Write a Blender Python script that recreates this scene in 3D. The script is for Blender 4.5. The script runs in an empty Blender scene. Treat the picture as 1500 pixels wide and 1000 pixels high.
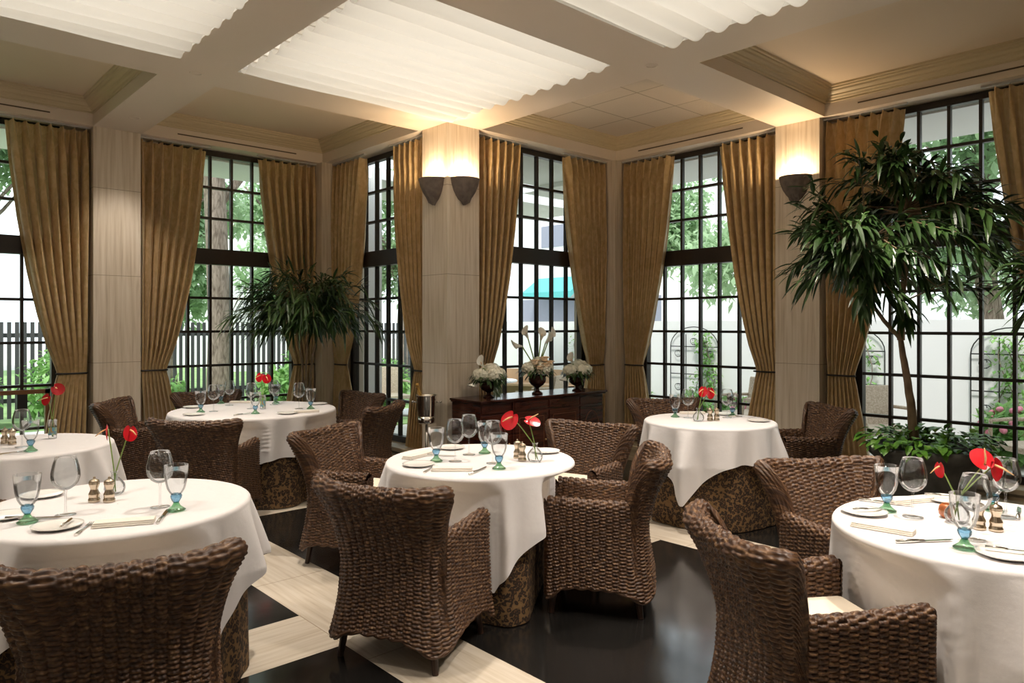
import bpy, bmesh, math, random
import numpy as np
from math import sin, cos, pi, sqrt, radians, atan2, floor
from mathutils import Vector, Matrix

random.seed(7)
rng = np.random.default_rng(7)
scene = bpy.context.scene
C = scene.collection

# ------------------------------------------------------------------ camera, world, sun, exposure
YAW = radians(42.39)
FX, FY = sin(YAW), cos(YAW)
F = 1067.0
cd = bpy.data.cameras.new('camera')
cam = bpy.data.objects.new('camera', cd)
C.objects.link(cam)
cam.location = (0, 0, 1.5)
cam.rotation_euler = (pi / 2, 0, -YAW)
cd.sensor_width = 36
cd.lens = 36 * F / 1500
cd.shift_y = -24 / 1500
cd.clip_start = 0.05
cd.clip_end = 300
scene.camera = cam

w = bpy.data.worlds.new('world')
scene.world = w
w.use_nodes = True
bg = w.node_tree.nodes['Background']
bg.inputs[0].default_value = (0.86, 0.93, 1.0, 1)
bg.inputs[1].default_value = 1.5

sd = bpy.data.lights.new('sun', 'SUN')
sd.energy = 2.2
sd.angle = radians(8)
sd.color = (1, 0.96, 0.88)
sun = bpy.data.objects.new('sun', sd)
C.objects.link(sun)
sun.rotation_euler = Vector((0.55, 0.35, -1.0)).to_track_quat('-Z', 'Y').to_euler()

vs = scene.view_settings
vs.view_transform = 'Standard'
vs.look = 'None'
vs.gamma = 1
vs.use_curve_mapping = False
vs.exposure = 0.62
SKYLIGHT_W = 10.3
SPOT_W = 142
SCONCE_W = 11
WARM = (1.0, 0.89, 0.77)


def at(s, t):
    """plan point from sideways distance s and depth t measured from where the camera stands"""
    return (t * FX + s * FY, t * FY - s * FX)


def spot_on(px, py, z):
    """plan point at height z seen at that place in the photograph"""
    t = F * (1.5 - z) / (py - 476)
    return at((px - 750) / F * t, t)


# ------------------------------------------------------------------ helpers
def link(o, parent=None):
    C.objects.link(o)
    if parent:
        o.parent = parent
    return o


def tag(o, label=None, cat=None, group=None, kind=None):
    if label: o['label'] = label
    if cat: o['category'] = cat
    if group: o['group'] = group
    if kind: o['kind'] = kind
    return o


def empty(name, loc=(0, 0, 0), rz=0, parent=None):
    o = bpy.data.objects.new(name, None)
    o.empty_display_size = 0.1
    o.location = loc
    o.rotation_euler = (0, 0, rz)
    return link(o, parent)


def thing(name, label, cat, loc=(0, 0, 0), rz=0, group=None):
    return tag(empty(name, loc, rz), label, cat, group)


def dup(o, parent=None):
    c = o.copy()
    C.objects.link(c)
    if parent:
        c.parent = parent
    for ch in list(o.children):
        dup(ch, c)
    return c


class MB:
    def __init__(self):
        self.v = []
        self.f = []
        self.m = []
        self.uv = None

    def add(self, vs, fs, m=0):
        n = len(self.v)
        self.v.extend(vs)
        for f in fs:
            self.f.append([i + n for i in f])
            self.m.append(m)

    def box(self, x0, x1, y0, y1, z0, z1, m=0):
        vs = [(x0, y0, z0), (x1, y0, z0), (x1, y1, z0), (x0, y1, z0), (x0, y0, z1), (x1, y0, z1), (x1, y1, z1), (x0, y1, z1)]
        self.add(vs, [(3, 2, 1, 0), (4, 5, 6, 7), (0, 1, 5, 4), (1, 2, 6, 5), (2, 3, 7, 6), (3, 0, 4, 7)], m)

    def obox(self, c, e, o, a0, a1, b0, b1, z0, z1, m=0):
        """box in a frame: c plan origin, e along, o outward"""
        x = lambda a, b: (c[0] + e[0] * a + o[0] * b, c[1] + e[1] * a + o[1] * b)
        p = [x(a0, b0), x(a1, b0), x(a1, b1), x(a0, b1)]
        vs = [(q[0], q[1], z0) for q in p] + [(q[0], q[1], z1) for q in p]
        self.add(vs, [(3, 2, 1, 0), (4, 5, 6, 7), (0, 1, 5, 4), (1, 2, 6, 5), (2, 3, 7, 6), (3, 0, 4, 7)], m)

    def lathe(self, prof, n=24, cx=0, cy=0, cz=0, m=0, a0=0, a1=2 * pi, flute=None):
        full = abs(a1 - a0 - 2 * pi) < 1e-6
        k = n if full else n + 1
        vs = []
        for (r, z) in prof:
            for i in range(k):
                a = a0 + (a1 - a0) * i / n
                rr = r * (flute(a, z) if flute else 1)
                vs.append((cx + rr * cos(a), cy + rr * sin(a), cz + z))
        fs = []
        for j in range(len(prof) - 1):
            for i in range(n):
                i2 = (i + 1) % k if full else i + 1
                fs.append((j * k + i, j * k + i2, (j + 1) * k + i2, (j + 1) * k + i))
        self.add(vs, fs, m)

    def tube(self, pts, r, n=8, m=0, cap=True):
        pts = [Vector(p) for p in pts]
        if not hasattr(r, '__len__'):
            r = [r] * len(pts)
        vs, fs = [], []
        up = None
        for i, p in enumerate(pts):
            d = (pts[min(i + 1, len(pts) - 1)] - pts[max(i - 1, 0)]).normalized()
            if up is None:
                up = Vector((0, 0, 1)) if abs(d.z) < 0.9 else Vector((1, 0, 0))
            x = d.cross(up)
            if x.length < 1e-4:
                x = d.cross(Vector((0.3, 1, 0.2)))
            x.normalize()
            y = x.cross(d).normalized()
            up = y
            for k in range(n):
                a = 2 * pi * k / n
                vs.append(tuple(p + x * (r[i] * cos(a)) + y * (r[i] * sin(a))))
        for i in range(len(pts) - 1):
            for k in range(n):
                k2 = (k + 1) % n
                fs.append((i * n + k, i * n + k2, (i + 1) * n + k2, (i + 1) * n + k))
        if cap:
            fs.append(tuple(range(n - 1, -1, -1)))
            fs.append(tuple((len(pts) - 1) * n + k for k in range(n)))
        self.add(vs, fs, m)

    def ball(self, c, r, n=10, sq=(1, 1, 1), m=0):
        prof = [(r * sin(pi * j / (n // 2 + 2)), -r * cos(pi * j / (n // 2 + 2))) for j in range(n // 2 + 3)]
        b = MB()
        b.lathe(prof, n)
        self.add([(c[0] + v[0] * sq[0], c[1] + v[1] * sq[1], c[2] + v[2] * sq[2]) for v in b.v], b.f, m)

    def build(self, name, mats, parent=None, smooth=False, bevel=0):
        me = bpy.data.meshes.new(name)
        me.from_pydata([tuple(v) for v in self.v], [], self.f)
        if not isinstance(mats, (list, tuple)):
            mats = [mats]
        for m in mats:
            me.materials.append(m)
        if len(mats) > 1:
            me.polygons.foreach_set('material_index', self.m)
        if smooth:
            me.polygons.foreach_set('use_smooth', [True] * len(me.polygons))
        me.update()
        o = bpy.data.objects.new(name, me)
        link(o, parent)
        if bevel:
            b = o.modifiers.new('bevel', 'BEVEL')
            b.width = bevel
            b.segments = 2
            b.limit_method = 'ANGLE'
        return o


def grid_mesh(name, P, mat, parent=None, uv=None, mask=None, smooth=True):
    """P: (ni,nj,3) numpy grid -> mesh object"""
    ni, nj = P.shape[:2]
    idx = np.arange(ni * nj).reshape(ni, nj)
    q = np.stack([idx[:-1, :-1], idx[1:, :-1], idx[1:, 1:], idx[:-1, 1:]], -1)
    q = q[mask] if mask is not None else q.reshape(-1, 4)
    used = np.unique(q)
    remap = np.full(ni * nj, -1)
    remap[used] = np.arange(len(used))
    q2 = remap[q]
    V = P.reshape(-1, 3)[used]
    me = bpy.data.meshes.new(name)
    me.vertices.add(len(V))
    me.vertices.foreach_set('co', V.astype(np.float32).ravel())
    me.loops.add(q2.size)
    me.loops.foreach_set('vertex_index', q2.astype(np.int32).ravel())
    me.polygons.add(len(q2))
    me.polygons.foreach_set('loop_start', np.arange(0, q2.size, 4, dtype=np.int32))
    me.polygons.foreach_set('loop_total', np.full(len(q2), 4, dtype=np.int32))
    if smooth:
        me.polygons.foreach_set('use_smooth', np.ones(len(q2), dtype=bool))
    me.update(calc_edges=True)
    if uv is not None:
        l = me.uv_layers.new(name='UVMap')
        l.data.foreach_set('uv', uv.reshape(-1, 2)[q.reshape(-1)].astype(np.float32).ravel())
    me.materials.append(mat)
    me.validate()
    o = bpy.data.objects.new(name, me)
    return link(o, parent)


# ------------------------------------------------------------------ materials
def mat(name, col=(0.5, 0.5, 0.5), rough=0.6, metal=0.0, spec=0.5, sheen=0, build=None):
    m = bpy.data.materials.new(name)
    m.use_nodes = True
    nt = m.node_tree
    b = nt.nodes['Principled BSDF']
    b.inputs['Base Color'].default_value = (*col, 1)
    b.inputs['Roughness'].default_value = rough
    b.inputs['Metallic'].default_value = metal
    b.inputs['Specular IOR Level'].default_value = spec
    if sheen:
        b.inputs['Sheen Weight'].default_value = sheen
    if build:
        build(nt, b)
    return m


def N(nt, typ, **kw):
    n = nt.nodes.new(typ)
    for k, v in kw.items():
        if k.startswith('i_'):
            key = k[2:]
            n.inputs[int(key) if key.isdigit() else key.replace('_', ' ')].default_value = v
        else:
            setattr(n, k, v)
    return n


def ramp(nt, src, stops, interp='LINEAR'):
    r = nt.nodes.new('ShaderNodeValToRGB')
    r.color_ramp.interpolation = interp
    e = r.color_ramp.elements
    while len(e) < len(stops):
        e.new(0.5)
    for i, (p, c) in enumerate(stops):
        e[i].position = p
        e[i].color = (*c, 1)
    nt.links.new(src, r.inputs[0])
    return r


def coords(nt, scale=(1, 1, 1), kind='Object'):
    tc = nt.nodes.new('ShaderNodeTexCoord')
    mp = nt.nodes.new('ShaderNodeMapping')
    mp.inputs['Scale'].default_value = scale
    nt.links.new(tc.outputs[kind], mp.inputs[0])
    return mp.outputs[0]


def noise_col(stops, scale=(1, 1, 1), nscale=5, detail=6, dist=0, bump=0, rough=0.6, kind='Object'):
    def f(nt, b):
        v = coords(nt, scale, kind)
        n = N(nt, 'ShaderNodeTexNoise', i_Scale=nscale, i_Detail=detail, i_Distortion=dist)
        nt.links.new(v, n.inputs['Vector'])
        r = ramp(nt, n.outputs[0], stops)
        nt.links.new(r.outputs[0], b.inputs['Base Color'])
        if bump:
            bp = N(nt, 'ShaderNodeBump', i_Strength=bump, i_Distance=0.01)
            nt.links.new(n.outputs[0], bp.inputs['Height'])
            nt.links.new(bp.outputs[0], b.inputs['Normal'])
    return f


TR = [(0.25, (0.55, 0.45, 0.34)), (0.42, (0.68, 0.585, 0.46)), (0.6, (0.77, 0.68, 0.565)), (0.8, (0.83, 0.75, 0.64))]
M = {}
M['trav_v'] = mat('travertine_vertical_grain', rough=0.32, build=noise_col(TR, (26, 26, 1.1), 1.6, 9, 0.3))
M['trav_x'] = mat('travertine_grain_x', rough=0.28, build=noise_col([(p, tuple(c * 0.80 for c in q)) for p, q in TR], (1.2, 22, 1), 1.8, 9, 0.3))
M['trav_y'] = mat('travertine_grain_y', rough=0.28, build=noise_col([(p, tuple(c * 0.80 for c in q)) for p, q in TR], (22, 1.2, 1), 1.8, 9, 0.3))
M['sill'] = mat('sill_stone', rough=0.4, build=noise_col([(0.3, (0.33, 0.25, 0.15)), (0.7, (0.5, 0.40, 0.27))], (2, 2, 12), 2, 6, 0.4))


def granite(nt, b):
    v = coords(nt)
    n = N(nt, 'ShaderNodeTexNoise', i_Scale=160, i_Detail=3)
    n2 = N(nt, 'ShaderNodeTexNoise', i_Scale=3.0, i_Detail=8)
    nt.links.new(v, n.inputs['Vector']); nt.links.new(v, n2.inputs['Vector'])
    r = ramp(nt, n.outputs[0], [(0.4, (0.006, 0.006, 0.006)), (0.62, (0.018, 0.016, 0.014)), (0.75, (0.05, 0.045, 0.038))])
    nt.links.new(r.outputs[0], b.inputs['Base Color'])
    r2 = ramp(nt, n2.outputs[0], [(0.3, (0.10,) * 3), (0.7, (0.2,) * 3)])
    nt.links.new(r2.outputs[0], b.inputs['Roughness'])
    bp = N(nt, 'ShaderNodeBump', i_Strength=0.10, i_Distance=0.006)
    nt.links.new(n2.outputs[0], bp.inputs['Height'])
    nt.links.new(bp.outputs[0], b.inputs['Normal'])


M['granite'] = mat('black_granite', rough=0.25, build=granite)
M['granite'].node_tree.nodes['Principled BSDF'].inputs['IOR'].default_value = 1.8
M['paint'] = mat('cream_paint', (0.80, 0.70, 0.59), 0.55)
M['ceil'] = mat('coffer_paint', (0.80, 0.67, 0.51), 0.7)
M['crown'] = mat('crown_paint', (0.66, 0.55, 0.36), 0.38)
M['boxwhite'] = mat('light_box_white', (0.85, 0.83, 0.78), 0.8)


def tiles(nt, b):
    v = coords(nt)
    br = N(nt, 'ShaderNodeTexBrick', offset=0.0, i_Scale=1.0)
    br.inputs['Color1'].default_value = (0.68, 0.60, 0.50, 1)
    br.inputs['Color2'].default_value = (0.72, 0.63, 0.53, 1)
    br.inputs['Mortar'].default_value = (0.42, 0.35, 0.26, 1)
    br.inputs['Mortar Size'].default_value = 0.007
    br.inputs['Brick Width'].default_value = 0.6
    br.inputs['Row Height'].default_value = 0.6
    nt.links.new(v, br.inputs['Vector'])
    n = N(nt, 'ShaderNodeTexNoise', i_Scale=90)
    nt.links.new(v, n.inputs['Vector'])
    bp = N(nt, 'ShaderNodeBump', i_Strength=0.4, i_Distance=0.01)
    nt.links.new(n.outputs[0], bp.inputs['Height'])
    nt.links.new(br.outputs[0], b.inputs['Base Color'])
    nt.links.new(bp.outputs[0], b.inputs['Normal'])


M['tiles'] = mat('acoustic_tiles', rough=0.9, build=tiles)
M['frame'] = mat('dark_window_frame', (0.022, 0.014, 0.010), 0.4)
M['slot'] = mat('vent_dark', (0.12, 0.09, 0.055), 0.8)
M['rail'] = mat('rail_grey', (0.55, 0.53, 0.50), 0.4)
M['brass'] = mat('brass', (0.55, 0.36, 0.15), 0.35, 0.9)
M['black'] = mat('black_iron', (0.012, 0.012, 0.012), 0.5)


def glass(name, tint=(1, 1, 1), gloss=0.12, edge=0.5):
    m = bpy.data.materials.new(name)
    m.use_nodes = True
    nt = m.node_tree
    nt.nodes.clear()
    out = nt.nodes.new('ShaderNodeOutputMaterial')
    tr = N(nt, 'ShaderNodeBsdfTransparent'); tr.inputs[0].default_value = (*tint, 1)
    gl = N(nt, 'ShaderNodeBsdfGlossy', i_Roughness=0.03); gl.inputs[0].default_value = (1, 1, 1, 1)
    lw = N(nt, 'ShaderNodeLayerWeight', i_Blend=edge)
    ma = N(nt, 'ShaderNodeMath', operation='MULTIPLY_ADD', use_clamp=True)
    ma.inputs[1].default_value = 0.75
    ma.inputs[2].default_value = gloss
    nt.links.new(lw.outputs['Fresnel'], ma.inputs[0])
    mx = nt.nodes.new('ShaderNodeMixShader')
    nt.links.new(ma.outputs[0], mx.inputs[0])
    nt.links.new(tr.outputs[0], mx.inputs[1]); nt.links.new(gl.outputs[0], mx.inputs[2])
    nt.links.new(mx.outputs[0], out.inputs[0])
    return m


M['pane'] = glass('window_glass', (0.97, 0.99, 0.98), 0.0, 0.1)
M['glass'] = glass('clear_glass', (0.955, 0.965, 0.97), 0.03, 0.2)
M['blueglass'] = glass('blue_glass', (0.42, 0.66, 0.82), 0.10, 0.25)
M['greenglass'] = glass('green_glass', (0.60, 0.84, 0.66), 0.10, 0.25)
M['amber'] = mat('amber_glass', (0.45, 0.13, 0.04), 0.1, 0, 0.8)
M['silver'] = mat('polished_silver', (0.78, 0.76, 0.72), 0.14, 1.0)
M['pewter'] = mat('brushed_pewter', (0.62, 0.52, 0.40), 0.25, 1.0)
M['china'] = mat('white_china', (0.86, 0.84, 0.80), 0.15)


def fabric(col, scale=700, bump=0.15):
    def f(nt, b):
        v = coords(nt)
        n = N(nt, 'ShaderNodeTexNoise', i_Scale=scale, i_Detail=2)
        n2 = N(nt, 'ShaderNodeTexNoise', i_Scale=9, i_Detail=4)
        nt.links.new(v, n.inputs['Vector']); nt.links.new(v, n2.inputs['Vector'])
        bp = N(nt, 'ShaderNodeBump', i_Strength=bump, i_Distance=0.004)
        nt.links.new(n.outputs[0], bp.inputs['Height'])
        bp2 = N(nt, 'ShaderNodeBump', i_Strength=0.25, i_Distance=0.02)
        nt.links.new(n2.outputs[0], bp2.inputs['Height'])
        nt.links.new(bp.outputs[0], bp2.inputs['Normal'])
        nt.links.new(bp2.outputs[0], b.inputs['Normal'])
    return f


M['linen'] = mat('white_linen', (0.80, 0.77, 0.77), 0.85, sheen=0.2, build=fabric(None))
M['napkin'] = mat('ivory_napkin', (0.82, 0.76, 0.68), 0.9, build=fabric(None))
M['cushion'] = mat('cream_cushion', (0.80, 0.70, 0.56), 0.9, build=fabric(None))


def translucent(m, col, fac):
    nt = m.node_tree
    b = nt.nodes['Principled BSDF']
    out = nt.nodes['Material Output']
    t = N(nt, 'ShaderNodeBsdfTranslucent'); t.inputs[0].default_value = (*col, 1)
    mx = nt.nodes.new('ShaderNodeMixShader'); mx.inputs[0].default_value = fac
    nt.links.new(b.outputs[0], mx.inputs[1]); nt.links.new(t.outputs[0], mx.inputs[2])
    nt.links.new(mx.outputs[0], out.inputs[0])
    return m


M['curtain'] = translucent(mat('gold_damask', rough=0.62, sheen=0.3, build=noise_col(
    [(0.36, (0.56, 0.385, 0.17)), (0.5, (0.63, 0.44, 0.21)), (0.64, (0.70, 0.51, 0.27))], (1, 1, 0.7), 16, 4, 1.2, 0.06)), (0.62, 0.45, 0.24), 0.12)
M['shade'] = translucent(mat('skylight_fabric', (0.84, 0.81, 0.76), 0.9), (0.92, 0.90, 0.86), 0.5)


def leopard(nt, b):
    v = coords(nt)
    n = N(nt, 'ShaderNodeTexNoise', i_Scale=26, i_Detail=2)
    nt.links.new(v, n.inputs['Vector'])
    mix = N(nt, 'ShaderNodeMixRGB', i_Fac=0.045)
    nt.links.new(v, mix.inputs[1]); nt.links.new(n.outputs[1], mix.inputs[2])
    vo = N(nt, 'ShaderNodeTexVoronoi', i_Scale=44)
    nt.links.new(mix.outputs[0], vo.inputs['Vector'])
    r = ramp(nt, vo.outputs['Distance'], [(0.0, (0.11, 0.05, 0.016)), (0.24, (0.08, 0.036, 0.012)), (0.34, (0.016, 0.008, 0.004)), (0.52, (0.02, 0.010, 0.005)), (0.6, (0.16, 0.09, 0.034)), (1, (0.20, 0.115, 0.045))])
    nt.links.new(r.outputs[0], b.inputs['Base Color'])


M['leopard'] = mat('leopard_print_cloth', rough=0.8, build=leopard)


PR = 0.0172


def wicker(nt, b):
    tc = nt.nodes.new('ShaderNodeTexCoord')
    sp = nt.nodes.new('ShaderNodeSeparateXYZ')
    nt.links.new(tc.outputs['UV'], sp.inputs[0])
    def mth(op, x, y=None, v=None):
        q = N(nt, 'ShaderNodeMath', operation=op)
        nt.links.new(x, q.inputs[0])
        if y is not None: nt.links.new(y, q.inputs[1])
        if v is not None: q.inputs[1].default_value = v
        return q.outputs[0]
    cl_ = mth('FLOOR', mth('DIVIDE', sp.outputs[0], v=0.034))
    rw = mth('ADD', mth('DIVIDE', sp.outputs[1], v=PR), mth('MULTIPLY', mth('MODULO', cl_, v=2.0), v=0.5))
    fr = mth('FRACT', rw)
    fl_ = mth('FLOOR', rw)
    ph = mth('ADD', mth('ADD', mth('DIVIDE', sp.outputs[0], v=0.015), mth('MULTIPLY', fr, v=0.6)), mth('MULTIPLY', fl_, v=0.37))
    si = N(nt, 'ShaderNodeMath', operation='SINE')
    nt.links.new(mth('MULTIPLY', ph, v=2 * pi), si.inputs[0])
    bp = N(nt, 'ShaderNodeBump', i_Strength=0.45, i_Distance=0.002)
    nt.links.new(si.outputs[0], bp.inputs['Height'])
    nt.links.new(bp.outputs[0], b.inputs['Normal'])
    mp = nt.nodes.new('ShaderNodeMapping')
    mp.inputs['Scale'].default_value = (22, 63, 1)
    nt.links.new(tc.outputs['UV'], mp.inputs[0])
    n = N(nt, 'ShaderNodeTexNoise', i_Scale=1.6, i_Detail=3)
    nt.links.new(mp.outputs[0], n.inputs['Vector'])
    r = ramp(nt, n.outputs[0], [(0.30, (0.028, 0.012, 0.007)), (0.48, (0.07, 0.031, 0.014)), (0.62, (0.15, 0.075, 0.032)), (0.78, (0.34, 0.215, 0.11))])
    nt.links.new(r.outputs[0], b.inputs['Base Color'])


M['wicker'] = mat('woven_banana_rope', rough=0.48, build=wicker)
M['legwood'] = mat('dark_leg_wood', (0.035, 0.015, 0.008), 0.35)
M['mahogany'] = mat('mahogany', rough=0.2, build=noise_col([(0.3, (0.022, 0.006, 0.004)), (0.7, (0.075, 0.02, 0.011))], (1, 1, 9), 3, 6, 1))
M['inlay'] = mat('inlay_line', (0.16, 0.06, 0.03), 0.25)
M['sconce'] = mat('grey_plaster', rough=0.75, build=noise_col([(0.3, (0.13, 0.105, 0.09)), (0.7, (0.21, 0.17, 0.145))], (1, 1, 1), 18, 4))
M['red'] = mat('anthurium_red', (0.60, 0.010, 0.020), 0.2, 0, 0.7)
M['spadix'] = mat('spadix_yellow', (0.80, 0.48, 0.22), 0.5)
M['stem'] = mat('flower_stem', (0.22, 0.33, 0.07), 0.4)
M['leafdark'] = mat('ficus_leaf', rough=0.35, build=noise_col([(0.3, (0.016, 0.042, 0.010)), (0.7, (0.05, 0.105, 0.025))], (1, 1, 1), 6, 2))
M['leafbright'] = mat('pothos_leaf', rough=0.35, build=noise_col([(0.3, (0.05, 0.16, 0.015)), (0.6, (0.13, 0.32, 0.035)), (0.75, (0.34, 0.50, 0.12))], (1, 1, 1), 14, 2))
M['bark'] = mat('tree_bark', rough=0.9, build=noise_col([(0.3, (0.10, 0.07, 0.05)), (0.7, (0.34, 0.27, 0.22))], (1, 1, 0.25), 22, 6, 1, 0.8))
M['ficusbark'] = mat('ficus_bark', rough=0.8, build=noise_col([(0.3, (0.14, 0.09, 0.05)), (0.7, (0.30, 0.21, 0.13))], (1, 1, 0.4), 20, 4))
M['potgrey'] = mat('planter_grey', rough=0.6, build=noise_col([(0.3, (0.045, 0.043, 0.036)), (0.7, (0.11, 0.105, 0.09))], (1, 1, 1), 9, 5))
M['soil'] = mat('soil', (0.03, 0.02, 0.012), 0.95)
M['bronze'] = mat('bronze_urn', (0.05, 0.016, 0.010), 0.22, 0.4)
M['petal'] = mat('white_petal', (0.88, 0.86, 0.72), 0.6)
M['rose'] = mat('cream_rose', (0.90, 0.72, 0.52), 0.6)
M['calla'] = mat('calla_white', (0.90, 0.89, 0.82), 0.4)
M['gold'] = mat('gold_foil', (0.75, 0.48, 0.15), 0.25, 0.9)
M['outwall'] = mat('garden_wall_render', (0.78, 0.77, 0.78), 0.9)
M['outwhite'] = mat('white_render', (0.85, 0.85, 0.86), 0.9)
M['awning'] = mat('teal_awning', (0.10, 0.42, 0.42), 0.8)
M['darkwin'] = mat('far_window', (0.24, 0.25, 0.31), 0.3)
M['paving'] = mat('paving', rough=0.85, build=noise_col([(0.3, (0.42, 0.40, 0.37)), (0.7, (0.58, 0.55, 0.50))], (1, 1, 1), 3, 5))
M['lawn'] = mat('lawn', rough=0.95, build=noise_col([(0.3, (0.16, 0.27, 0.09)), (0.7, (0.30, 0.44, 0.18))], (1, 1, 1), 4, 6))
M['fence'] = mat('fence_dark', (0.07, 0.065, 0.07), 0.7)
M['outleaf'] = translucent(mat('garden_leaf', rough=0.6, build=noise_col([(0.3, (0.08, 0.20, 0.05)), (0.5, (0.17, 0.36, 0.10)), (0.7, (0.38, 0.58, 0.22))], (1, 1, 1), 2.5, 3)), (0.45, 0.68, 0.25), 0.35)
M['outleaf2'] = translucent(mat('tree_leaf_soft', rough=0.7, build=noise_col([(0.3, (0.16, 0.26, 0.14)), (0.7, (0.42, 0.56, 0.34))], (1, 1, 1), 0.9, 3)), (0.55, 0.72, 0.45), 0.4)
M['pink'] = mat('pink_blossom', (0.75, 0.25, 0.35), 0.6)
M['paleweave'] = mat('pale_outdoor_wicker', rough=0.8, build=noise_col([(0.3, (0.38, 0.30, 0.22)), (0.7, (0.60, 0.50, 0.40))], (1, 1, 1), 60, 2))
M['terrawood'] = mat('garden_bench_wood', (0.42, 0.27, 0.16), 0.6)

# ------------------------------------------------------------------ setting: sizes
ZS = 3.405       # soffit of the beams
FA, FB, FC, FD = 7.85, 4.16, 5.46, 6.60   # face planes: A y, B x, C y, D x
XMIN, YMIN = -2.70, -3.80


def struct(name, mb, m, parent=None, **kw):
    o = mb.build(name, m, parent, **kw)
    o['kind'] = 'structure'
    return o


# floor: black granite fields between travertine bands
xb = [(-0.72, -0.30), (1.725, 2.165), (4.20, 4.63)]
yb = [(-1.85, -1.40), (0.58, 1.03), (3.06, 3.52), (5.56, 5.99)]
xs = sorted([XMIN, 7.0] + [a for p in xb for a in p])
ys = sorted([YMIN, 8.3] + [a for p in yb for a in p])
fl = MB()
for i in range(len(xs) - 1):
    for j in range(len(ys) - 1):
        inx = any(abs(xs[i] - p[0]) < 1e-6 for p in xb)
        iny = any(abs(ys[j] - p[0]) < 1e-6 for p in yb)
        m = 2 if inx else (1 if iny else 0)
        fl.add([(xs[i], ys[j], 0), (xs[i + 1], ys[j], 0), (xs[i + 1], ys[j + 1], 0), (xs[i], ys[j + 1], 0)], [(0, 1, 2, 3)], m)
struct('floor', fl, [M['granite'], M['trav_x'], M['trav_y']])
# stone joints across the bands
jt = MB()
for x0, x1 in xb:
    for y in np.arange(YMIN + 0.55, 8.0, 1.22):
        jt.box(x0, x1, y, y + 0.003, 0, 0.0006)
for y0, y1 in yb:
    for x0, x1 in xb:
        jt.box(x0, x0 + 0.003, y0, y1, 0, 0.0006)
        jt.box(x1 - 0.003, x1, y0, y1, 0, 0.0006)
struct('trim_1', jt, mat('stone_joint', (0.33, 0.25, 0.17), 0.8))

# ceiling: beams, coffers, skylights
cols = [(-2.70, -0.69), (-0.27, 1.74), (2.17, 4.14), (4.57, FD)]
rows = [(-3.80, -1.80), (-1.38, 0.62), (1.04, 2.99), (3.46, 5.44), (5.90, FA)]
cx = sorted(set([XMIN, 7.1] + [a for p in cols for a in p]))
cy = sorted(set([YMIN, 8.4] + [a for p in rows for a in p]))
sof = MB()


def cell_at(x, y):
    for a in cols:
        if a[0] < x < a[1]:
            for b in rows:
                if b[0] < y < b[1]:
                    if b[0] > 5.5 and a[0] > 4.2:
                        return None
                    return (a, b)
    return None


for i in range(len(cx) - 1):
    for j in range(len(cy) - 1):
        mx_, my_ = (cx[i] + cx[i + 1]) / 2, (cy[j] + cy[j + 1]) / 2
        if cell_at(mx_, my_):
            continue
        if my_ > 5.85 and mx_ > 4.6:
            continue
        sof.add([(cx[i], cy[j], ZS), (cx[i], cy[j + 1], ZS), (cx[i + 1], cy[j + 1], ZS), (cx[i + 1], cy[j], ZS)], [(0, 1, 2, 3)])
struct('ceiling', sof, M['paint'])
crown_prof = [(0, 0.115), (0.014, 0.115), (0.014, 0.13), (0.024, 0.136), (0.030, 0.15), (0.045, 0.158), (0.047, 0.17), (0.06, 0.178), (0.072, 0.19),
              (0.076, 0.205), (0.092, 0.212), (0.094, 0.224), (0.108, 0.228), (0.11, 0.245)]
skyl = []
ncoff = 0
for a in cols:
    for b in rows:
        if b[0] > 5.5 and a[0] > 4.2:
            continue
        x0, x1, y0, y1 = a[0], a[1], b[0], b[1]
        sky = a[0] < 4 and -2 < b[0] < 4
        H = 0.40 if sky else 0.245
        sides = MB()
        for (p, q) in (((x0, y0), (x1, y0)), ((x1, y0), (x1, y1)), ((x1, y1), (x0, y1)), ((x0, y1), (x0, y0))):
            sides.add([(p[0], p[1], ZS), (q[0], q[1], ZS), (q[0], q[1], ZS + H), (p[0], p[1], ZS + H)], [(0, 1, 2, 3)])
        ncoff += 1
        top = MB()
        top.add([(x0, y0, ZS + H), (x0, y1, ZS + H), (x1, y1, ZS + H), (x1, y0, ZS + H)], [(0, 1, 2, 3)])
        co = empty('ceiling_coffer', ((x0 + x1) / 2, (y0 + y1) / 2, ZS))
        co['kind'] = 'structure'

        def put(o):
            o.parent = co
            o.matrix_parent_inverse = Matrix.Translation(-co.location)
            return o
        put(struct('coffer_side', sides, M['boxwhite'] if sky else M['paint']))
        tile = (a[0] > 4 and b[0] > 3)
        put(struct('coffer_top', top, M['boxwhite'] if sky else (M['tiles'] if tile else M['ceil'])))
        if sky:
            skyl.append((x0, x1, y0, y1))
        else:
            cr = MB()
            for k in range(len(crown_prof)):
                o_, z = crown_prof[k]
                cr.v += [(x0 + o_, y0 + o_, ZS + z), (x1 - o_, y0 + o_, ZS + z), (x1 - o_, y1 - o_, ZS + z), (x0 + o_, y1 - o_, ZS + z)]
            for k in range(len(crown_prof) - 1):
                for c in range(4):
                    cr.f.append([k * 4 + c, k * 4 + (c + 1) % 4, (k + 1) * 4 + (c + 1) % 4, (k + 1) * 4 + c])
                    cr.m.append(0)
            put(struct('crown_moulding', cr, M['crown']))
roof = MB()
roof.box(XMIN - 0.2, 4.45, YMIN - 0.2, 8.15, ZS + 0.45, ZS + 0.6)
roof.box(4.45, 6.95, YMIN - 0.2, 5.8, ZS + 0.45, ZS + 0.6)
struct('roof', roof, M['outwhite'])

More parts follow.
